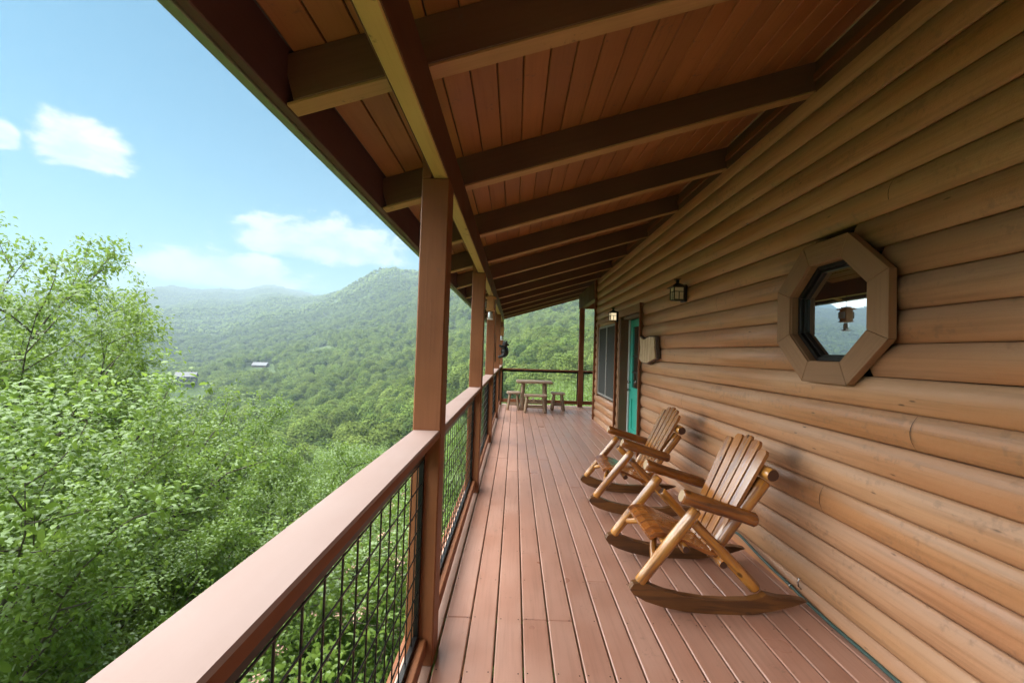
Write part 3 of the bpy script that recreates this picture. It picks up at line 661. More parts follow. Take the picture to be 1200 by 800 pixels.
for bi, (a, b, lab, fine) in enumerate(bays):
    rl = tag(empty('porch_railing', (XM, (a+b)/2, 0)), lab, 'railing', 'wire mesh railings of the porch')
    a1, b1 = a+0.001, b-0.001
    box('rail_cap', (XR0, XR1), (a1, b1), (RZ-0.038, RZ), M['rail'], rl, 0.006)
    box('top_rail', (XM-0.02, XM+0.02), (a1, b1), (RZ-0.11, RZ-0.0385), M['trim'], rl)
    box('bottom_rail', (XM-0.018, XM+0.05), (a1, b1), (0.055, 0.135), M['trim'], rl)
    pn = mobj('mesh_panel', None, rl, (XM, (a+b)/2, 0.6))
    zlo, zhi = 0.137, RZ-0.112
    box('panel_frame', (XM-0.012, XM+0.012), (a1, b1), (zlo, zlo+0.024), M['black'], pn, 0.002); box('panel_frame', (XM-0.012, XM+0.012), (a1, b1), (zhi-0.024, zhi), M['black'], pn, 0.002)
    for ya in (a1, b1-0.024): box('panel_frame', (XM-0.012, XM+0.012), (ya, ya+0.024), (zlo+0.025, zhi-0.025), M['black'], pn, 0.002)
    hz_ = [zlo+0.024+0.104*(j+1) for j in range(int((zhi-zlo-0.06)/0.104))]
    vy = [a1+0.024+0.104*(j+1) for j in range(int((b1-a1-0.06)/0.104))]
    if fine:
        for zz in hz_: wire('wire', (XM+0.003, a1+0.02, zz), (XM+0.003, b1-0.02, zz), pn)
        for yy in vy: wire('wire', (XM-0.003, yy, zlo+0.02), (XM-0.003, yy, zhi-0.02), pn)
    else:
        V, Fc = [], []
        for p0, p1 in [((XM+0.003, a1+0.02, zz), (XM+0.003, b1-0.02, zz)) for zz in hz_]+[((XM-0.003, yy, zlo+0.02), (XM-0.003, yy, zhi-0.02)) for yy in vy]:
            v1, f1 = wire_verts(p0, p1, 0.0032, 4); o_ = len(V); V += v1; Fc += [tuple(i+o_ for i in f) for f in f1]
        c_ = Vector((XM, (a+b)/2, 0.6)); o = mobj('wire_mesh', raw_mesh('wire_mesh', [v-c_ for v in V], Fc, M['black']), pn, c_); o['kind'] = 'stuff'
for a, b, lab in ((XI+0.001, 1.859, 'far railing across the deck end, behind the log table'), (2.001, 4.5, 'short railing right of the far post, beyond the cabin corner')):
    rl = tag(empty('porch_railing', ((a+b)/2, 11.93, 0)), lab, 'railing', 'wire mesh railings of the porch'); ym = 11.93
    box('rail_cap', (a, b), (ym-0.07, ym+0.07), (1.02, 1.058), M['trim_x'], rl, 0.005); box('top_rail', (a, b), (ym-0.02, ym+0.02), (0.965, 1.018), M['black'], rl)
    box('bottom_rail', (a, b), (ym-0.03, ym+0.03), (0.07, 0.17), M['trim_x'], rl)
    pn = mobj('mesh_panel', None, rl, ((a+b)/2, ym, 0.55))
    for xx in (a, b-0.03): box('panel_frame', (xx, xx+0.03), (ym-0.012, ym+0.012), (0.172, 0.963), M['black'], pn, 0.002)
    V, Fc = [], []
    for j in range(7):
        v1, f1 = wire_verts((a, ym+0.004, 0.2+0.104*(j+0.5)), (b, ym+0.004, 0.2+0.104*(j+0.5)), 0.002, 4); o_ = len(V); V += v1; Fc += [tuple(i+o_ for i in f) for f in f1]
    for j in range(int((b-a)/0.104)):
        v1, f1 = wire_verts((a+0.104*(j+0.5), ym-0.004, 0.172), (a+0.104*(j+0.5), ym-0.004, 0.963), 0.002, 4); o_ = len(V); V += v1; Fc += [tuple(i+o_ for i in f) for f in f1]
    c_ = Vector(((a+b)/2, ym, 0.55)); o = mobj('wire_mesh', raw_mesh('wire_mesh', [v-c_ for v in V], Fc, M['black']), pn, c_); o['kind'] = 'stuff'

# ------------------------------------------------------------------ rocking chairs
def copy_tree(o, parent=None):
    c = o.copy(); col.objects.link(c); c.parent = parent
    for ch in list(o.children): copy_tree(ch, c)
    return c
YN, YF = 2.535, 3.20; YC = (YN+YF)/2
chair = tag(empty('rocking_chair', (1.28, YC, 0)), 'varnished log rocking chair nearest the camera, against the log wall', 'rocking chair', 'log rocking chairs on the porch')
PL, PD = [M['pine'], M['cut_pale']], [M['pine'], M['cut_dark']]
rock = [(0.743, 0.128), (0.765, 0.098), (0.84, 0.060), (0.95, 0.028), (1.08, 0.008), (1.20, 0.001), (1.42, 0.001), (1.50, 0.009), (1.60, 0.028), (1.72, 0.060), (1.815, 0.094),
        (1.74, 0.106), (1.66, 0.108), (1.60, 0.120), (1.565, 0.128), (1.54, 0.108), (1.46, 0.088), (1.32, 0.082), (1.20, 0.084), (1.07, 0.100), (0.96, 0.122), (0.90, 0.142), (0.86, 0.160), (0.81, 0.172), (0.765, 0.162)]
for yy in (YN, YF): prism('rocker', rock, 'y', yy-0.024, yy+0.024, M['pine_dark'], chair)
for s_, yy in ((-1, YN), (1, YF)):
    log_between('front_leg', (0.805, yy-s_*0.004, 0.160), (1.150, yy-s_*0.004, 0.612), 0.036, 0.034, PD, chair, seed=11+s_, bend=0.004, chamfer=0.35)
    log_between('rear_leg', (1.545, yy-s_*0.052, 0.118), (1.150, yy-s_*0.052, 0.520), 0.037, 0.033, PD, chair, seed=21+s_, bend=0.006, chamfer=0.35)
    log_between('armrest', (1.045, yy+s_*0.012, 0.700), (1.500, yy+s_*0.012, 0.566), 0.044, 0.041, [M['pine_arm'], M['cut_pale']], chair, seed=31+s_, chamfer=0.3)
    log_between('back_post', (1.318, yy-s_*0.130, 0.315), (1.632, yy-s_*0.130, 0.770), 0.041, 0.043, PL, chair, seed=41+s_, chamfer=0.3)
    log_between('knee_brace', (0.905, yy-s_*0.03, 0.275), (0.985, yy-s_*0.25, 0.372), 0.023, 0.020, PD, chair, seed=51+s_, chamfer=0.3, bend=0.012)
log_between('crest_log', (1.640, YN+0.045, 0.822), (1.640, YF-0.030, 0.822), 0.042, 0.037, [M['pine'], M['cut_dark']], chair, seed=61, chamfer=0.2)
log_between('seat_rail', (0.985, YN+0.035, 0.372), (0.985, YF-0.035, 0.372), 0.027, 0.025, PD, chair, seed=62)
log_between('back_rail', (1.335, YN+0.03, 0.268), (1.335, YF-0.03, 0.268), 0.028, 0.027, PD, chair, seed=63)
log_between('stretcher', (1.10, YN+0.03, 0.352), (1.10, YF-0.03, 0.352), 0.024, 0.024, PD, chair, seed=64)
# back slats fan out towards the top
bdir = Vector((1.672-1.290, 0, 1.0-0.275)); 
for i in range(5):
    u = i-2; p0 = Vector((1.285, YC-0.03+u*0.077, 0.275)); topz = 1.012-0.013*u*u
    k = (topz-0.275)/bdir.z; p1 = Vector((1.285+bdir.x*k-0.006, YC+0.012+u*0.106, topz))
    d = p1-p0; L = d.length; w0, w1, th = 0.033, 0.042, 0.011
    vs_ = []
    for zz, w in ((0, w0), (L*0.55, (w0+w1)/2), (L-0.022, w1), (L, w1-0.018)):
        for a, b in ((-th, -w), (th, -w), (th, w), (-th, w)): vs_.append((a, b, zz))
    fs = [(3, 2, 1, 0), (12, 13, 14, 15)]+[(q*4+j, q*4+(j+1) % 4, q*4+4+(j+1) % 4, q*4+4+j) for q in range(3) for j in range(4)]
    me = raw_mesh('back_slat', vs_, fs, M['pine_slat']); o = mobj('back_slat', me, chair, p0)
    zax = d.normalized(); yax = (Vector((0, 1, 0))-zax*zax.y).normalized(); xax = yax.cross(zax)
    o.rotation_mode = 'QUATERNION'; o.rotation_quaternion = Matrix((xax, yax, zax)).transposed().to_quaternion()
sp_ = [(0.890, 0.404), (0.930, 0.424), (0.985, 0.428), (1.06, 0.408), (1.15, 0.372), (1.25, 0.330), (1.345, 0.300)]
seat_poly = sp_+[(x+0.004, z-0.026) for x, z in reversed(sp_)]
for i in range(5):
    a = YN+0.085+i*0.0995; prism('seat_slat', seat_poly, 'y', a+0.002, a+0.0975, M['pine_seat'], chair)
c2 = copy_tree(chair); c2.location = (1.28+0.03, YC+1.455, 0); c2.rotation_euler = (0, 0, R(-2.0))
c2['label'] = 'varnished log rocking chair farther back, between the front chair and the teal door'

# ------------------------------------------------------------------ log table and stools
TG = [M['grey_log'], M['cut_pale']]
def slab(name, x, y, z, mat, parent): return box(name, x, y, z, mat, parent, 0.014)
tb = tag(empty('log_table', (0.55, 11.1, 0)), 'rustic log table with thick slab top at the far railing', 'table')
slab('table_top', (0.06, 1.03), (10.82, 11.42), (0.715, 0.775), M['grey_top'], tb)
for xx in (0.25, 0.83):
    for yy in (10.93, 11.31): log_between('leg', (xx+(0.02 if xx > .5 else -0.02), yy, 0.0), (xx, yy, 0.714), 0.055, 0.05, TG, tb, seed=int(xx*50+yy*9))
for yy in (10.93, 11.31): log_between('stretcher', (0.26, yy, 0.20), (0.82, yy, 0.20), 0.032, 0.032, TG, tb, seed=int(yy*7))
log_between('stretcher', (0.54, 10.93, 0.26), (0.54, 11.31, 0.26), 0.032, 0.032, TG, tb, seed=5)
def stool(cx_, cy_, w, d, h, lab):
    s = tag(empty('log_stool', (cx_, cy_, 0)), lab, 'stool', 'stools around the log table')
    slab('seat', (cx_-w/2, cx_+w/2), (cy_-d/2, cy_+d/2), (h-0.055, h), M['grey_top'], s)
    for sx_ in (-1, 1):
        for sy_ in (-1, 1):
            log_between('leg', (cx_+sx_*(w/2-0.03), cy_+sy_*(d/2-0.03), 0), (cx_+sx_*(w/2-0.085), cy_+sy_*(d/2-0.07), h-0.056), 0.038, 0.034, TG, s, seed=int(cx_*31+sx_*3+sy_), seg=9, rings=3)
    for sy_ in (-1, 1): log_between('stretcher', (cx_-w/2+0.06, cy_+sy_*(d/2-0.045), 0.15), (cx_+w/2-0.06, cy_+sy_*(d/2-0.045), 0.15), 0.026, 0.026, TG, s, seed=2+sy_, seg=8, rings=2)
    return s
stool(-0.005, 11.0, 0.36, 0.34, 0.475, 'small log stool left of the log table, by the railing corner')
stool(0.56, 10.52, 0.58, 0.30, 0.465, 'widest log stool, in front of the log table')
stool(1.20, 11.12, 0.37, 0.34, 0.48, 'small log stool right of the log table')

# ------------------------------------------------------------------ wall lanterns
def lantern(yc, zc, lab, pane):
    L = tag(empty('wall_lantern', (1.90, yc, zc)), lab, 'wall lamp', 'wall lanterns on the log siding'); xc = 1.81; w = 0.055
    box('back_plate', (1.868, 1.900), (yc-0.055, yc+0.055), (zc-0.10, zc+0.09), M['iron'], L)
    box('arm', (xc+w*0.6, 1.867), (yc-0.018, yc+0.018), (zc+0.02, zc+0.055), M['iron'], L)
    box('base', (xc-w, xc+w), (yc-w, yc+w), (zc-0.085, zc-0.072), M['iron'], L)
    for a in (-1, 1):
        for b in (-1, 1): box('corner_bar', (xc+a*w-0.006, xc+a*w+0.006), (yc+b*w-0.006, yc+b*w+0.006), (zc-0.0715, zc+0.058), M['iron'], L, 0.001)
    for nm, sx_, sy_ in (('pane', 0, -1), ('pane', 0, 1), ('pane', -1, 0), ('pane', 1, 0)):
        p_ = box(nm, (xc+sx_*(w-0.004)-(0.002 if sx_ else w-0.007), xc+sx_*(w-0.004)+(0.002 if sx_ else w-0.007)), (yc+sy_*(w-0.004)-(0.002 if sy_ else w-0.007), yc+sy_*(w-0.004)+(0.002 if sy_ else w-0.007)), (zc-0.0715, zc+0.058), M[pane], L, 0)
        for k in (0, 1):
            if k == 0: bx = (0.004 if sx_ else w-0.007, 0.004 if sy_ else w-0.007, zc+0.008, zc+0.016)
            else: bx = (0.004 if sx_ else 0.004, 0.004, zc-0.0715, zc+0.0075)
            cx_, cy_ = xc+sx_*w, yc+sy_*w
            box('muntin', (cx_-bx[0], cx_+bx[0]), (cy_-bx[1], cy_+bx[1]), (bx[2], bx[3]), M['iron'], L, 0)
    R_ = 0.086; vs_ = [(-R_, -R_, 0), (R_, -R_, 0), (R_, R_, 0), (-R_, R_, 0), (-R_, -R_, 0.008), (R_, -R_, 0.008), (R_, R_, 0.008), (-R_, R_, 0.008), (-0.02, -0.02, 0.052), (0.02, -0.02, 0.052), (0.02, 0.02, 0.052), (-0.02, 0.02, 0.052)]
    fs = [(3, 2, 1, 0), (8, 9, 10, 11)]+[(j, (j+1) % 4, (j+1) % 4+4, j+4) for j in range(4)]+[(j+4, (j+1) % 4+4, (j+1) % 4+8, j+8) for j in range(4)]
    mobj('lantern_roof', raw_mesh('lantern_roof', vs_, fs, M['iron']), L, (xc, yc, zc+0.0585))
    box('finial', (xc-0.016, xc+0.016), (yc-0.016, yc+0.016), (zc+0.111, zc+0.15), M['iron'], L, 0.006)
    box('finial_cap', (xc-0.03, xc+0.03), (yc-0.03, yc+0.03), (zc+0.1505, zc+0.158), M['iron'], L, 0.002)
lantern(4.60, 2.265, 'dark metal wall lantern between the octagonal window and the door', 'amber')
lantern(7.62, 2.265, 'dark metal wall lantern glowing beside the door and double window', 'lit')

# ------------------------------------------------------------------ slab plaque, hose, feeders, bear
pq = tag(empty('wood_slab_sign', (1.88, 5.72, 1.65)), 'blank bark-edged wood slab hung on the wall beside the teal door', 'wall plaque')
py = [(6.05, 1.83), (5.86, 1.775), (5.62, 1.81), (5.42, 1.80), (5.40, 1.66), (5.36, 1.52), (5.52, 1.49), (5.72, 1.445), (5.95, 1.46), (6.04, 1.50), (6.01, 1.64)]
prism('board', py, 'x', 1.838, 1.884, M['slab'], pq)
cxp = (sum(p[0] for p in py)/len(py), sum(p[1] for p in py)/len(py))
bk = [(cxp[0]+(p[0]-cxp[0])*1.07, cxp[1]+(p[1]-cxp[1])*1.07) for p in py]
prism('bark_edge', bk, 'x', 1.856, 1.90, M['bark'], pq)

hp = [(1.86, 3.95, 0.02), (1.862, 3.6, 0.10), (1.865, 3.35, 0.125), (1.870, 3.1, 0.085), (1.878, 2.92, 0.062), (1.885, 2.78, 0.050), (1.89, 2.62, 0.030), (1.90, 2.45, 0.014), (1.905, 2.2, 0.012), (1.90, 1.95, 0.012), (1.895, 1.6, 0.012), (1.90, 1.2, 0.012), (1.89, 0.4, 0.012)]
vs_, fs = tube(hp, [0.0105]*len(hp), 8); c_ = Vector((1.88, 2.4, 0.02))
h_ = mobj('garden_hose', raw_mesh('garden_hose', [v-c_ for v in vs_], fs, M['hose'], smooth=True), None, c_)
tag(h_, 'thin green hose lying along the foot of the log wall', 'hose')
cl = tag(empty('hose_clip', (1.885, 2.74, 0.04)), 'small metal clip holding the hose to the wall beside the near rocker', 'clip')
vs_, fs = tube([(1.885+0.016*math.cos(a), 2.76, 0.047+0.016*math.sin(a)) for a in np.linspace(0, 6.1, 12)], [0.003]*12, 6)
mobj('ring', raw_mesh('ring', [v-Vector((1.885, 2.76, 0.047)) for v in vs_], fs, M['chrome'], True), cl, (1.885, 2.76, 0.047))
vs_, fs = tube([(1.915, 2.71, 0.06), (1.90, 2.712, 0.075), (1.895, 2.71, 0.10), (1.898, 2.708, 0.125), (1.91, 2.705, 0.135)], [0.005, 0.005, 0.006, 0.005, 0.003], 6)
mobj('hook', raw_mesh('hook', [v-Vector((1.9, 2.71, 0.1)) for v in vs_], fs, M['chrome'], True), cl, (1.9, 2.71, 0.1))

def feeder(x, y, z, lab, s=1.0):
    f = tag(empty('bird_feeder', (x, y, z)), lab, 'bird feeder', 'bird feeders hung from the porch beam')
    w, d, h = 0.045*s, 0.05*s, 0.145*s
    for sy_ in (-1, 1): box('end_panel', (x-w, x+w), (y+sy_*d-0.006*s, y+sy_*d+0.006*s), (z, z+h), M['feeder'], f)
    for sx_ in (-1, 1): box('seed_window', (x+sx_*w*0.9-0.002, x+sx_*w*0.9+0.002), (y-d+0.007*s, y+d-0.007*s), (z+0.02*s, z+h), M['feeder'], f, 0)
    for sx_ in (-1, 1): box('seed_guard', (x+sx_*w*1.35-0.002, x+sx_*w*1.35+0.002), (y-d, y+d), (z+0.03*s, z+h-0.03*s), M['acrylic'], f, 0)
    box('tray', (x-w*1.2, x+w*1.2), (y-d*1.2, y+d*1.2), (z-0.014*s, z-0.001), M['feeder'], f)
    box('feeder_roof', (x-w*1.55, x+w*1.55), (y-d*1.5, y+d*1.5), (z+h+0.001, z+h+0.018*s), M['feeder'], f)
    box('roof_cap', (x-w*0.8, x+w*0.8), (y-d*0.9, y+d*0.9), (z+h+0.0185*s, z+h+0.035*s), M['feeder'], f)
    me = log_mesh(0.085*s, 0.032*s, 0.028*s, [M['acrylic'], M['white']], seg=12, rings=2, wob=0, chamfer=0.4)
    mobj('jar', me, f, (x, y, z-0.11*s)); box('jar_base', (x-0.036*s, x+0.036*s), (y-0.036*s, y+0.036*s), (z-0.126*s, z-0.1105*s), M['white'], f)
    wire('hanging_wire', (x, y, z+h+0.03*s), (x, y, 2.405), f, 0.0025)
feeder(-0.335, 5.25, 2.075, 'cedar bird feeder with a clear jar below it, hanging near the second post')
feeder(-0.372, 10.9, 1.985, 'small orange bird feeder hanging at the far end of the porch', 1.15)
st = prism('wind_chime', [(-0.352, 1.36), (-0.334, 1.36), (-0.338, 1.82), (-0.348, 1.82)], 'y', 7.12, 7.14, M['iron'])
tag(st, 'thin dark metal strip hanging beside the third post', 'ornament')
# bear figure
def bear():
    bm = bmesh.new()
    def ball(c, r, sc=(1, 1, 1)):
        mt_ = Matrix.Translation(c) @ Matrix.Diagonal((*sc, 1)); bmesh.ops.create_uvsphere(bm, u_segments=14, v_segments=10, radius=r, matrix=mt_)
    ball((0, 0, 0), 0.095, (0.95, 0.95, 1.45)); ball((0.0, -0.01, 0.165), 0.066); ball((0.055, -0.03, 0.155), 0.034, (1.3, 1, .85))
    ball((-0.03, 0.04, 0.225), 0.024); ball((0.03, -0.05, 0.225), 0.024)
    for s_ in (-1, 1):
        for q in range(5):
            t_ = q/4; ball((-0.02-0.10*t_, s_*0.06, 0.08+0.05*t_), 0.036-0.008*t_); ball((-0.02-0.10*t_, s_*0.065, -0.10-0.03*t_), 0.046-0.01*t_)
    me = bpy.data.meshes.new('bear'); bm.to_mesh(me); bm.free(); me.materials.append(M['bear'])
    o = bpy.data.objects.new('bear_figure', me); col.objects.link(o)
    md = o.modifiers.new('r', 'REMESH'); md.mode = 'VOXEL'; md.voxel_size = 0.012
    dg = bpy.context.evaluated_depsgraph_get(); me2 = bpy.data.meshes.new_from_object(o.evaluated_get(dg)); o.modifiers.clear(); o.data = me2
    me2.polygons.foreach_set('use_smooth', [True]*len(me2.polygons))
    if not me2.materials: me2.materials.append(M['bear'])
    o.location = (XI+0.115, 9.52, 1.545)
    return tag(o, 'small black bear figure climbing the fourth porch post', 'bear figure')
bear()

# ------------------------------------------------------------------ valley houses
def house(i, hx, hy, hz, w, d, h, yaw, wall, roofc, lab):
    H = tag(empty('valley_house', (hx, hy, hz)), lab, 'house', 'houses in the valley')
    mw, mr = simple('house_wall_%d' % i, wall, 0.8), simple('house_roof_%d' % i, roofc, 0.6)
    parts = [box('wall', (hx-w/2, hx+w/2), (hy-d/2, hy+d/2), (hz-3, hz+h), mw, H, 0.05)]
    rp = [(hy-d/2-0.8, hz+h-0.2), (hy, hz+h+d*0.36), (hy+d/2+0.8, hz+h-0.2), (hy+d/2+0.8, hz+h+0.15), (hy, hz+h+d*0.36+0.4), (hy-d/2-0.8, hz+h+0.15)]
    parts.append(prism('roof', rp, 'x', hx-w/2-0.8, hx+w/2+0.8, mr, H))
    parts.append(prism('gable', [(hy-d/2+0.05, hz+h), (hy+d/2-0.05, hz+h), (hy, hz+h+d*0.35)], 'x', hx-w/2+0.1, hx+w/2-0.1, mw, H))
    for k in range(4): parts.append(box('window', (hx-w/2+1.2+k*(w-2.4)/4, hx-w/2+2.6+k*(w-2.4)/4), (hy-d/2-0.06, hy-d/2+0.05), (hz+h-2.2, hz+h-0.8), M['glass'], H, 0))
    parts.append(box('chimney', (hx+w*0.2, hx+w*0.2+1.1), (hy+0.5, hy+1.5), (hz+h, hz+h+d*0.36+1.6), mw, H, 0.05))
    parts.append(box('door', (hx-0.5, hx+0.5), (hy-d/2-0.07, hy-d/2+0.05), (hz, hz+2.1), M['jamb'], H, 0))
    H.rotation_euler = (0, 0, yaw)
hs = [(16, 11, 5.0, R(25), (0.06, 0.05, 0.048), (0.16, 0.165, 0.175), 'dark house with a pale metal roof, lowest in the valley'),
      (17, 10, 4.2, R(8), (0.20, 0.10, 0.06), (0.17, 0.18, 0.195), 'wide brown house with a grey roof, middle of the valley houses'),
      (24, 12, 5.4, R(-6), (0.27, 0.115, 0.055), (0.24, 0.15, 0.11), 'orange-brown house in a clearing, highest of the valley houses')]
for i, ((hx, hy), q) in enumerate(zip(HPOS, hs)): house(i, hx, hy, float(height(hx, hy))+0.8, *q)

# ------------------------------------------------------------------ trees
def leaves_mesh(name, P, N, T, S, mat, wid=0.55, fold=0.25, six=False):
    n = len(P); B = np.cross(N, T); S = S[:, None]
    base = P-T*S*0.5; tip = P+T*S*0.5; l = P+B*S*wid*0.5+N*S*fold*0.3-T*S*0.05; r = P-B*S*wid*0.5+N*S*fold*0.3-T*S*0.05
    if six:
        c = lambda k, s_, f_: P+T*S*k+B*S*wid*s_+N*S*fold*f_
        return np.stack([base, c(-0.22, 0.42, 0.22), c(0.16, 0.44, 0.25), tip-N*S*0.12, c(0.16, -0.44, 0.25), c(-0.22, -0.42, 0.22)], 1).reshape(-1, 3)
    return np.stack([base, l, tip, r], 1).reshape(-1, 3)
def build_tree_mesh(name, wood, LV, mats, six=False):
    WV, WF = wood; nw = len(WV); q_ = 6 if six else 4; n = len(LV)//q_
    V = np.vstack([np.array(WV, float).reshape(-1, 3), LV]) if nw else LV
    me = bpy.data.meshes.new(name)
    i = np.arange(n)*q_+nw
    tris = (np.stack([i, i+1, i+5, i+1, i+2, i+5, i+2, i+4, i+5, i+2, i+3, i+4], 1) if six else np.stack([i, i+1, i+2, i, i+2, i+3], 1)).reshape(-1, 3)
    wl = []; ws = []; wt_ = []
    for f in WF: ws.append(len(wl)); wt_.append(len(f)); wl += f
    loops = np.concatenate([np.array(wl, int), tris.ravel()]); starts = np.concatenate([np.array(ws, int), len(wl)+3*np.arange(len(tris))]); tot = np.concatenate([np.array(wt_, int), np.full(len(tris), 3)])
    me.vertices.add(len(V)); me.vertices.foreach_set('co', V.astype(np.float32).ravel())
    me.loops.add(len(loops)); me.loops.foreach_set('vertex_index', loops.astype(np.int32))
    me.polygons.add(len(starts)); me.polygons.foreach_set('loop_start', starts.astype(np.int32)); me.polygons.foreach_set('loop_total', tot.astype(np.int32))
    for mt in mats: me.materials.append(mt)
    me.polygons.foreach_set('material_index', np.concatenate([np.zeros(len(ws), int), np.ones(len(tris), int)]).astype(np.int32) if len(mats) > 1 else np.zeros(len(starts), np.int32))
    me.update(calc_edges=True); return me
def unit(v): return v/np.maximum(1e-9, np.linalg.norm(v, axis=-1, keepdims=True))
def gen_tree(seed, H, CR, leaf, per_twig, limbs=16, base=0.22, six=False):
    """returns trunk mesh data (verts, faces) and leaf vertex array"""
    rn = np.random.RandomState(seed); WV, WF = [], []
    def add(pts, rad, seg):
        v, f = tube(pts, rad, seg); o = len(WV); WV.extend([tuple(p) for p in v]); WF.extend([tuple(i+o for i in q) for q in f])
    top = H*(0.86 if six else 0.93); n = 9; tp = []
    ph = rn.uniform(0, 6, 2)
    for k in range(n): t_ = k/(n-1); tp.append(np.array([0.25*math.sin(2.2*t_+ph[0])*t_*H*0.06, 0.25*math.sin(2.6*t_+ph[1])*t_*H*0.06, t_*top]))
    tr = [0.017*H*(1-0.9*k/(n-1))+0.012 for k in range(n)]; add(tp, tr, 8)
    tw = []  # twig points + outward dirs
    for i in range(limbs):
        t_ = base+(0.97-base)*(i+0.5)/limbs; f = t_*(n-1); k = min(n-2, int(f)); p = tp[k]+(tp[k+1]-tp[k])*(f-k)
        a = i*2.4+rn.uniform(-0.4, 0.4); prof_ = math.sin(math.pi*min(1, (t_-base*0.6)/(1.10-base*0.6)))**0.5
        L = CR*prof_*rn.uniform(0.75, 1.15)+0.5; rise = 0.25+0.9*t_**2
        d = np.array([math.cos(a), math.sin(a), rise*rn.uniform(0.6, 1.2)]); d /= np.linalg.norm(d)
        pts = [p]
        for s_ in range(5): d = unit(d+rn.normal(0, 0.12, 3)+np.array([0, 0, 0.03 if s_ < 3 else -0.06])); pts.append(pts[-1]+d*L/5)
        r0 = max(0.02, 0.011*H*(1-0.75*t_)); add(pts, [r0*(1-0.85*s_/5) for s_ in range(6)], 6)
        nbz = 5+int(L*1.6)
        for b in range(nbz):
            u = 0.22+0.78*(b+rn.uniform(0, 1))/nbz; f = min(4.999, u*5); kk = int(f); q = pts[kk]+(pts[kk+1]-pts[kk])*(f-kk)
            sd = unit(np.cross(d, [0, 0, 1.0]))*(1 if b % 2 else -1)
            bd = unit(sd*rn.uniform(0.5, 1.1)+d*rn.uniform(0.3, 0.9)+np.array([0, 0, rn.uniform(-0.25, 0.5)])); bl = L*rn.uniform(0.22, 0.42)*(1.15-0.5*u)+0.3
            bp = [q]
            for s_ in range(3): bd = unit(bd+rn.normal(0, 0.2, 3)); bp.append(bp[-1]+bd*bl/3)
            add(bp, [r0*0.35, r0*0.25, r0*0.16, 0.004], 4)
            for s_ in range(1, 4):
                tw.append((bp[s_], bd)); tw.append((bp[s_]+rn.normal(0, 0.16, 3)*(0.5+bl*0.35), bd))
                if s_ >= 2: tw.append((bp[s_]+rn.normal(0, 0.22, 3)*(0.5+bl*0.35), bd))
        tw.append((pts[-1], d)); tw.append((pts[-1]+d*0.25, d))
    for k in range(6): tw.append((tp[-1]+rn.normal(0, 0.3, 3), np.array([0, 0, 1.0])))
    C_ = np.array([q[0] for q in tw]); D = np.array([q[1] for q in tw])
    P = np.repeat(C_, per_twig, 0); D = np.repeat(D, per_twig, 0); m_ = len(P)
    spread = 0.09+leaf*(0.75 if six else 1.3)
    off = rn.normal(0, 1, (m_, 3))*np.array([spread, spread, spread*0.45]); P = P+off
    axis = np.array([0, 0, H*0.55]); out = unit(P-axis*np.array([1, 1, 1])*np.array([1, 1, 1]))
    N = unit(np.array([0, 0, 0.75])+0.45*out+rn.normal(0, 0.42, (m_, 3)))
    T = unit(D*0.5+off/ spread*0.5+rn.normal(0, 0.5, (m_, 3))+np.array([0, 0, -0.35])); T = unit(T-N*np.sum(T*N, 1, keepdims=True))
    S = leaf*rn.uniform(0.65, 1.25, m_)
    return (WV, WF), leaves_mesh('l', P, N, T, S, None, wid=0.46 if six else 0.55, six=six)
def tree_proto(name, seed, H, CR, leaf, per, limbs, base=0.22, six=False):
    wood, LV = gen_tree(seed, H, CR, leaf, per, limbs, base, six)
    tm = raw_mesh(name+'_trunk', wood[0], wood[1], M['trunk'], smooth=True)
    return tm, build_tree_mesh(name+'_crown', ([], []), LV, [M['leaf']], six)
NEAR = [tree_proto('near%d' % i, 100+i, 13.0, 4.6, 0.132, 27, 32, b, True) for i, b in enumerate((0.25, 0.2, 0.28))]
MID = [tree_proto('mid%d' % i, 200+i, 13.0, 4.4, 0.30, 4, 17, 0.25) for i in range(4)]
def tree(name, proto, x, y, z, h, w, rot, lab, group=None, cat='tree'):
    t_ = tag(empty(name, (x, y, z)), lab, cat, group)
    for nm, me in (('trunk', proto[0]), ('crown', proto[1])):
        o = bpy.data.objects.new(nm, me); col.objects.link(o); o.parent = t_
    t_.scale = (w, w, h/13.0); t_.rotation_euler = (0, 0, rot); return t_
def by_pixel(px, py, dist):
    d = (cr*((px-600)/F_PX)+cu*((400-py)/F_PX)+cf); k = dist/math.hypot(d.x, d.y); return d.x*k, d.y*k, HC+d.z*k
rnd = random.Random(21)
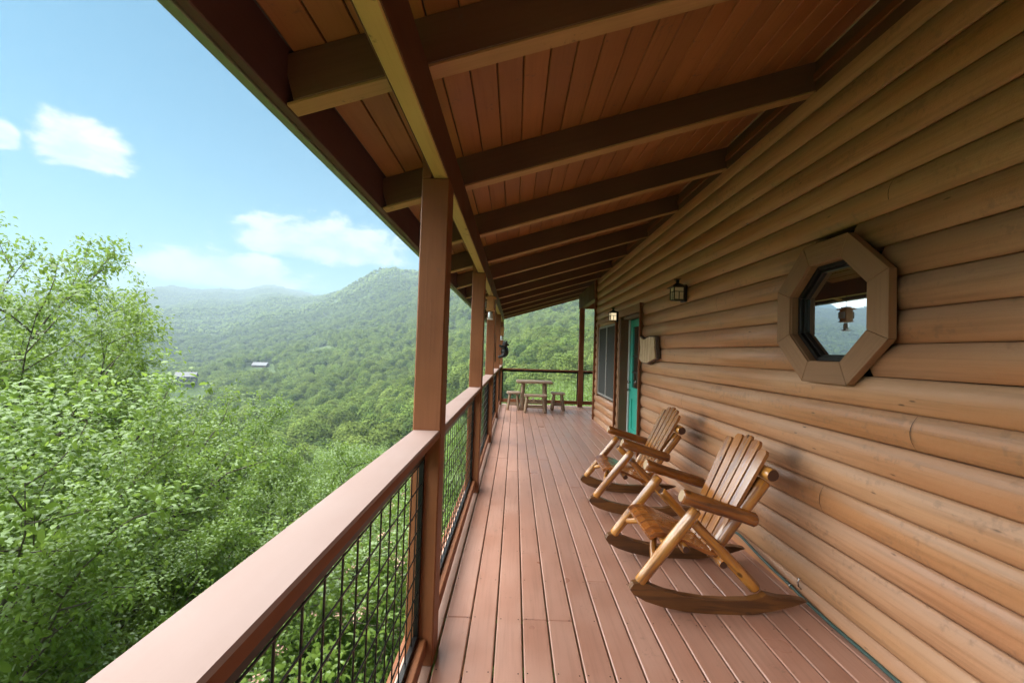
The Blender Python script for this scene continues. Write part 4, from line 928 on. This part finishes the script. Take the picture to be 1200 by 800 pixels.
heroes = [  # where each tree's top shows, its distance, width factor, prototype, label
    (-60, 455, 10.5, 0.86, 1, 'tallest broadleaf tree at the left edge of the picture, rising above the skyline'),
    (30, 432, 14.0, 0.84, 0, 'leafy tree just right of the tallest one, its crown sloping down from it'),
    (-40, 345, 19.0, 1.0, 2, 'full leafy tree half hidden behind the tallest one at the left edge'),
    (60, 400, 22.0, 0.85, 2, 'tree topping the leafy slope behind the left edge trees'),
    (-20, 600, 7.6, 0.55, 2, 'near tree with large leaves in the lower left corner'),
    (95, 475, 17.0, 0.75, 2, 'bright green tree left of the lowest valley house'),
    (130, 640, 9.5, 0.55, 1, 'small dense tree below the railing on the left'),
    (240, 525, 18.0, 0.80, 0, 'rounded light green tree in the middle of the near woods'),
    (350, 560, 17.0, 0.75, 1, 'light green tree just behind the nearest railing cap'),
    (255, 660, 10.5, 0.55, 0, 'low tree showing dark trunk above the nearest railing cap'),
    (440, 560, 22.0, 0.85, 2, 'yellow-green tree beside the nearest porch post'),
    (340, 720, 8.2, 0.50, 2, 'low leafy tree seen through the wire mesh of the nearest railing'),
    (450, 690, 10.5, 0.50, 1, 'leafy tree behind the wire mesh beside the nearest post'),
    (540, 560, 18.0, 0.75, 0, 'tree behind the wire mesh of the second railing bay')]
placed = []
for px, py_, dist, w, k, lab in heroes:
    x, y, zt = by_pixel(px, py_, dist); zg = float(height(x, y)); h = max(5.0, (zt-zg)/0.97)
    tree('broadleaf_tree', NEAR[k], x, y, zt-h*0.97 if h == 5.0 else zg, h, w, rnd.uniform(0, 6.28), lab, 'trees close below the porch'); placed.append((x, y, 2.6*w))
# woods below the porch: one by one
cnt = 0
cand = []
for i in range(9000):
    r = 15*(125/15)**math.sqrt(rnd.random()) if i % 2 else rnd.uniform(15, 128); a = R(rnd.uniform(-66, 17)); x, y = r*math.sin(a), r*math.cos(a)
    if x > -5.0 and y < 17: continue
    cand.append((r, x, y))
cand.sort()
grp1 = 'trees on the near slope below the porch'
for r, x, y in cand:
    sep = 3.4+r*0.012
    if any((x-q[0])**2+(y-q[1])**2 < (sep if q[2] < sep else q[2])**2 for q in placed) or cnt >= 270: continue
    placed.append((x, y, sep)); cnt += 1
    h = rnd.uniform(9.5, 12.8) if r > 26 else rnd.uniform(7.0, 9.5)
    pr = rnd.choice(NEAR) if r < 42 else rnd.choice(MID)
    tree('broadleaf_tree', pr, x, y, float(height(x, y))-0.3, h, rnd.uniform(0.62, 0.92)*(1 if r > 30 else 0.85), rnd.uniform(0, 6.28), 'green broadleaf tree among the crowded woods of the near slope', grp1)

# flowering laurel shrubs seen through the mesh of the nearest railing
def laurel(px, py_, dist, seed, lab):
    x, y, zt = by_pixel(px, py_, dist); rn = np.random.RandomState(seed)
    wood, LV = gen_tree(seed, 3.2, 1.5, 0.11, 12, 12, 0.2, True); s_ = tag(empty('laurel_shrub', (x, y, zt-3.0)), lab, 'shrub', 'flowering shrubs below the railing')
    for nm, me in (('stem', raw_mesh('laurel_stem', wood[0], wood[1], M['trunk'], smooth=True)), ('foliage', build_tree_mesh('laurel_leaves', ([], []), LV, [M['leaf']], True))):
        o = bpy.data.objects.new(nm, me); col.objects.link(o); o.parent = s_
    c_ = LV.reshape(-1, 6, 3).mean(1); c_ = c_[c_[:, 2] > 1.2]; P = c_[rn.choice(len(c_), 110)]; P = np.repeat(P, 14, 0)+rn.normal(0, 0.035, (110*14, 3))
    N = unit(rn.normal(0, 0.6, P.shape)+np.array([0, 0, 1.0])); T = unit(rn.normal(0, 1, P.shape)); T = unit(T-N*np.sum(T*N, 1, keepdims=True))
    o = bpy.data.objects.new('blossom', build_tree_mesh('laurel_blossom', ([], []), leaves_mesh('b', P, N, T, np.full(len(P), 0.035), None, wid=0.9), [M['pink']])); col.objects.link(o); o.parent = s_; o['kind'] = 'stuff'
    st_ = log_mesh(max(0.5, zt-3.0-float(height(x, y))+0.5), 0.05, 0.04, [M['trunk'], M['trunk']], seg=7, rings=2)
    o = bpy.data.objects.new('stem', st_); col.objects.link(o); o.parent = s_; o.location = (0, 0, float(height(x, y))-(zt-3.0)-0.5)
laurel(400, 660, 8.5, 71, 'pink-flowered shrub behind the wire mesh, left of the nearest post')
laurel(455, 640, 11.0, 72, 'pink-flowered shrub behind the wire mesh, close beside the nearest post')
laurel(330, 735, 7.0, 73, 'pink-flowered shrub low behind the wire mesh, at the bottom of the picture')

# the far woods: one mass of canopy
def blob_proto(name, seed, nleaf, leaf, sub):
    rn = np.random.RandomState(seed); bm = bmesh.new(); bmesh.ops.create_icosphere(bm, subdivisions=sub, radius=1.0)
    V = np.array([v.co[:] for v in bm.verts]); F_ = [tuple(v.index for v in f.verts) for f in bm.faces]; bm.free()
    cs = unit(rn.normal(0, 1, (9, 3))+np.array([0, 0, 0.3])); d = V @ cs.T; r = 0.72+0.32*np.max(np.clip((d-0.72)/0.28, 0, 1), 1)+rn.normal(0, 0.035, len(V))
    V = V*r[:, None]*np.array([3.9, 3.9, 4.4]); V[:, 2] = np.where(V[:, 2] < -2.2, -2.2-(V[:, 2]+2.2)*-0.3, V[:, 2])+7.6
    wood = ([tuple(v) for v in V*np.array([0.80, 0.80, 0.86]) ], F_) if nleaf else ([tuple(v) for v in V], F_)
    if nleaf:
        fi = rn.randint(0, len(F_), nleaf); bc = rn.dirichlet((1, 1, 1), nleaf); Fa = np.array(F_)
        P = (V[Fa[fi, 0]]*bc[:, :1]+V[Fa[fi, 1]]*bc[:, 1:2]+V[Fa[fi, 2]]*bc[:, 2:])+rn.normal(0, 0.36, (nleaf, 3)); c0 = np.array([0, 0, 7.0])
        N = unit(unit(P-c0)+np.array([0, 0, 0.5])+rn.normal(0, 0.6, (nleaf, 3))); T = unit(rn.normal(0, 1, (nleaf, 3))); T = unit(T-N*np.sum(T*N, 1, keepdims=True))
        LV = leaves_mesh('l', P, N, T, leaf*rn.uniform(0.6, 1.3, nleaf), None, wid=0.75)
    else: LV = np.zeros((0, 3))
    me = build_tree_mesh(name, wood, LV, [M['leaf_far']]); return bpy.data.objects.new(name, me)
def scatter(name, protos, pts, lab):
    pc = bpy.data.collections.new(name+'_crowns')
    for o in protos: pc.objects.link(o)
    me = bpy.data.meshes.new(name); n = len(pts); me.vertices.add(n); me.vertices.foreach_set('co', np.ascontiguousarray(pts[:, :3], np.float32).ravel())
    for k, nm in ((3, 'scl'), (4, 'rot')):
        at_ = me.attributes.new(nm, 'FLOAT', 'POINT'); at_.data.foreach_set('value', np.ascontiguousarray(pts[:, k], np.float32))
    at_ = me.attributes.new('idx', 'INT', 'POINT'); at_.data.foreach_set('value', np.ascontiguousarray(pts[:, 5], np.int32)); me.update()
    o = mobj(name, me); ng = bpy.data.node_groups.new(name, 'GeometryNodeTree'); g = NT(ng)
    ng.interface.new_socket('Geometry', in_out='INPUT', socket_type='NodeSocketGeometry'); ng.interface.new_socket('Geometry', in_out='OUTPUT', socket_type='NodeSocketGeometry')
    gi, go = g.new('NodeGroupInput'), g.new('NodeGroupOutput'); ip = g.new('GeometryNodeInstanceOnPoints'); ci = g.new('GeometryNodeCollectionInfo')
    ci.inputs[0].default_value = pc; ci.inputs[1].default_value = True; ci.inputs[2].default_value = True
    def attr(nm, typ): a_ = g.new('GeometryNodeInputNamedAttribute', data_type=typ); a_.inputs[0].default_value = nm; return a_.outputs[0]
    g.l.new(gi.outputs[0], ip.inputs['Points']); g.l.new(ci.outputs[0], ip.inputs['Instance']); ip.inputs['Pick Instance'].default_value = True
    g.l.new(attr('idx', 'INT'), ip.inputs['Instance Index'])
    cx_ = g.new('ShaderNodeCombineXYZ'); g.l.new(attr('rot', 'FLOAT'), cx_.inputs[2]); e2r = g.new('FunctionNodeEulerToRotation'); g.l.new(cx_.outputs[0], e2r.inputs[0]); g.l.new(e2r.outputs[0], ip.inputs['Rotation'])
    g.l.new(attr('scl', 'FLOAT'), ip.inputs['Scale']); g.l.new(ip.outputs[0], go.inputs[0])
    md = o.modifiers.new('scatter', 'NODES'); md.node_group = ng
    return tag(o, lab, 'forest', kind='stuff')
def points(r0, r1, spacing, a0, a1, smin, smax, nproto, seed):
    rn = np.random.RandomState(seed); area = 0.5*(r1*r1-r0*r0)*R(a1-a0); n = int(area/spacing**2)
    r = np.sqrt(rn.uniform(r0*r0, r1*r1, n)); a = np.radians(rn.uniform(a0, a1, n)); x, y = r*np.sin(a), r*np.cos(a)
    keep = np.ones(n, bool)
    for hx, hy in HPOS:
        L = math.hypot(hx, hy); ux, uy = hx/L, hy/L; al = (x-hx)*ux+(y-hy)*uy; ac = (x-hx)*-uy+(y-hy)*ux
        keep &= ~((np.abs(ac) < 17) & (al > -130) & (al < 14))
    x, y, r = x[keep], y[keep], r[keep]; z = height(x, y)-1.0; n = len(x)
    return np.stack([x, y, z, rn.uniform(smin, smax, n)*rn.choice([0.85, 1.0, 1.0, 1.15], n), rn.uniform(0, 6.28, n), rn.randint(0, nproto, n)], 1)
pa = [blob_proto('canopy_a%d' % i, 300+i, 3000, 0.62, 3) for i in range(4)]
scatter('forest_middle', pa, points(112, 420, 5.6, -66, 18, 0.75, 1.15, 4, 5), 'dense green woods filling the valley slopes beyond the near trees')
pb = [blob_proto('canopy_b%d' % i, 320+i, 420, 0.95, 2) for i in range(4)]
scatter('forest_hillside', pb, points(420, 1400, 6.8, -62, 16, 0.75, 1.3, 4, 6), 'dense forest on the hillside across the valley')
pc_ = [blob_proto('canopy_c%d' % i, 340+i, 0, 1, 2) for i in range(4)]
scatter('forest_ridge', pc_, points(1400, 4700, 9.5, -60, 14, 0.8, 1.35, 4, 7), 'hazy blue-green forest on the farthest ridges')

# ------------------------------------------------------------------ haze
bm = bmesh.new(); bmesh.ops.create_cube(bm, size=1.0)
zlo_, zhi_ = float(gz.min())-14.0, float(gz.max())+30.0
me = bpy.data.meshes.new('haze'); bm.to_mesh(me); bm.free()
hz = mobj('haze', me, None, (0, 0, (zlo_+zhi_)/2)); hz.scale = (9900, 9900, zhi_-zlo_)
mt = bpy.data.materials.new('haze_air'); mt.use_nodes = True; t = NT(mt.node_tree); t.n.clear()
pv = t.new('ShaderNodeVolumePrincipled'); pv.inputs['Color'].default_value = (0.42, 0.55, 0.64, 1); pv.inputs['Density'].default_value = HAZE_DENSITY; pv.inputs['Anisotropy'].default_value = 0.0
o_ = t.new('ShaderNodeOutputMaterial'); t.l.new(pv.outputs[0], o_.inputs['Volume']); me.materials.append(mt)
tag(hz, 'thin blue haze softening the far ridges', 'haze', kind='stuff')
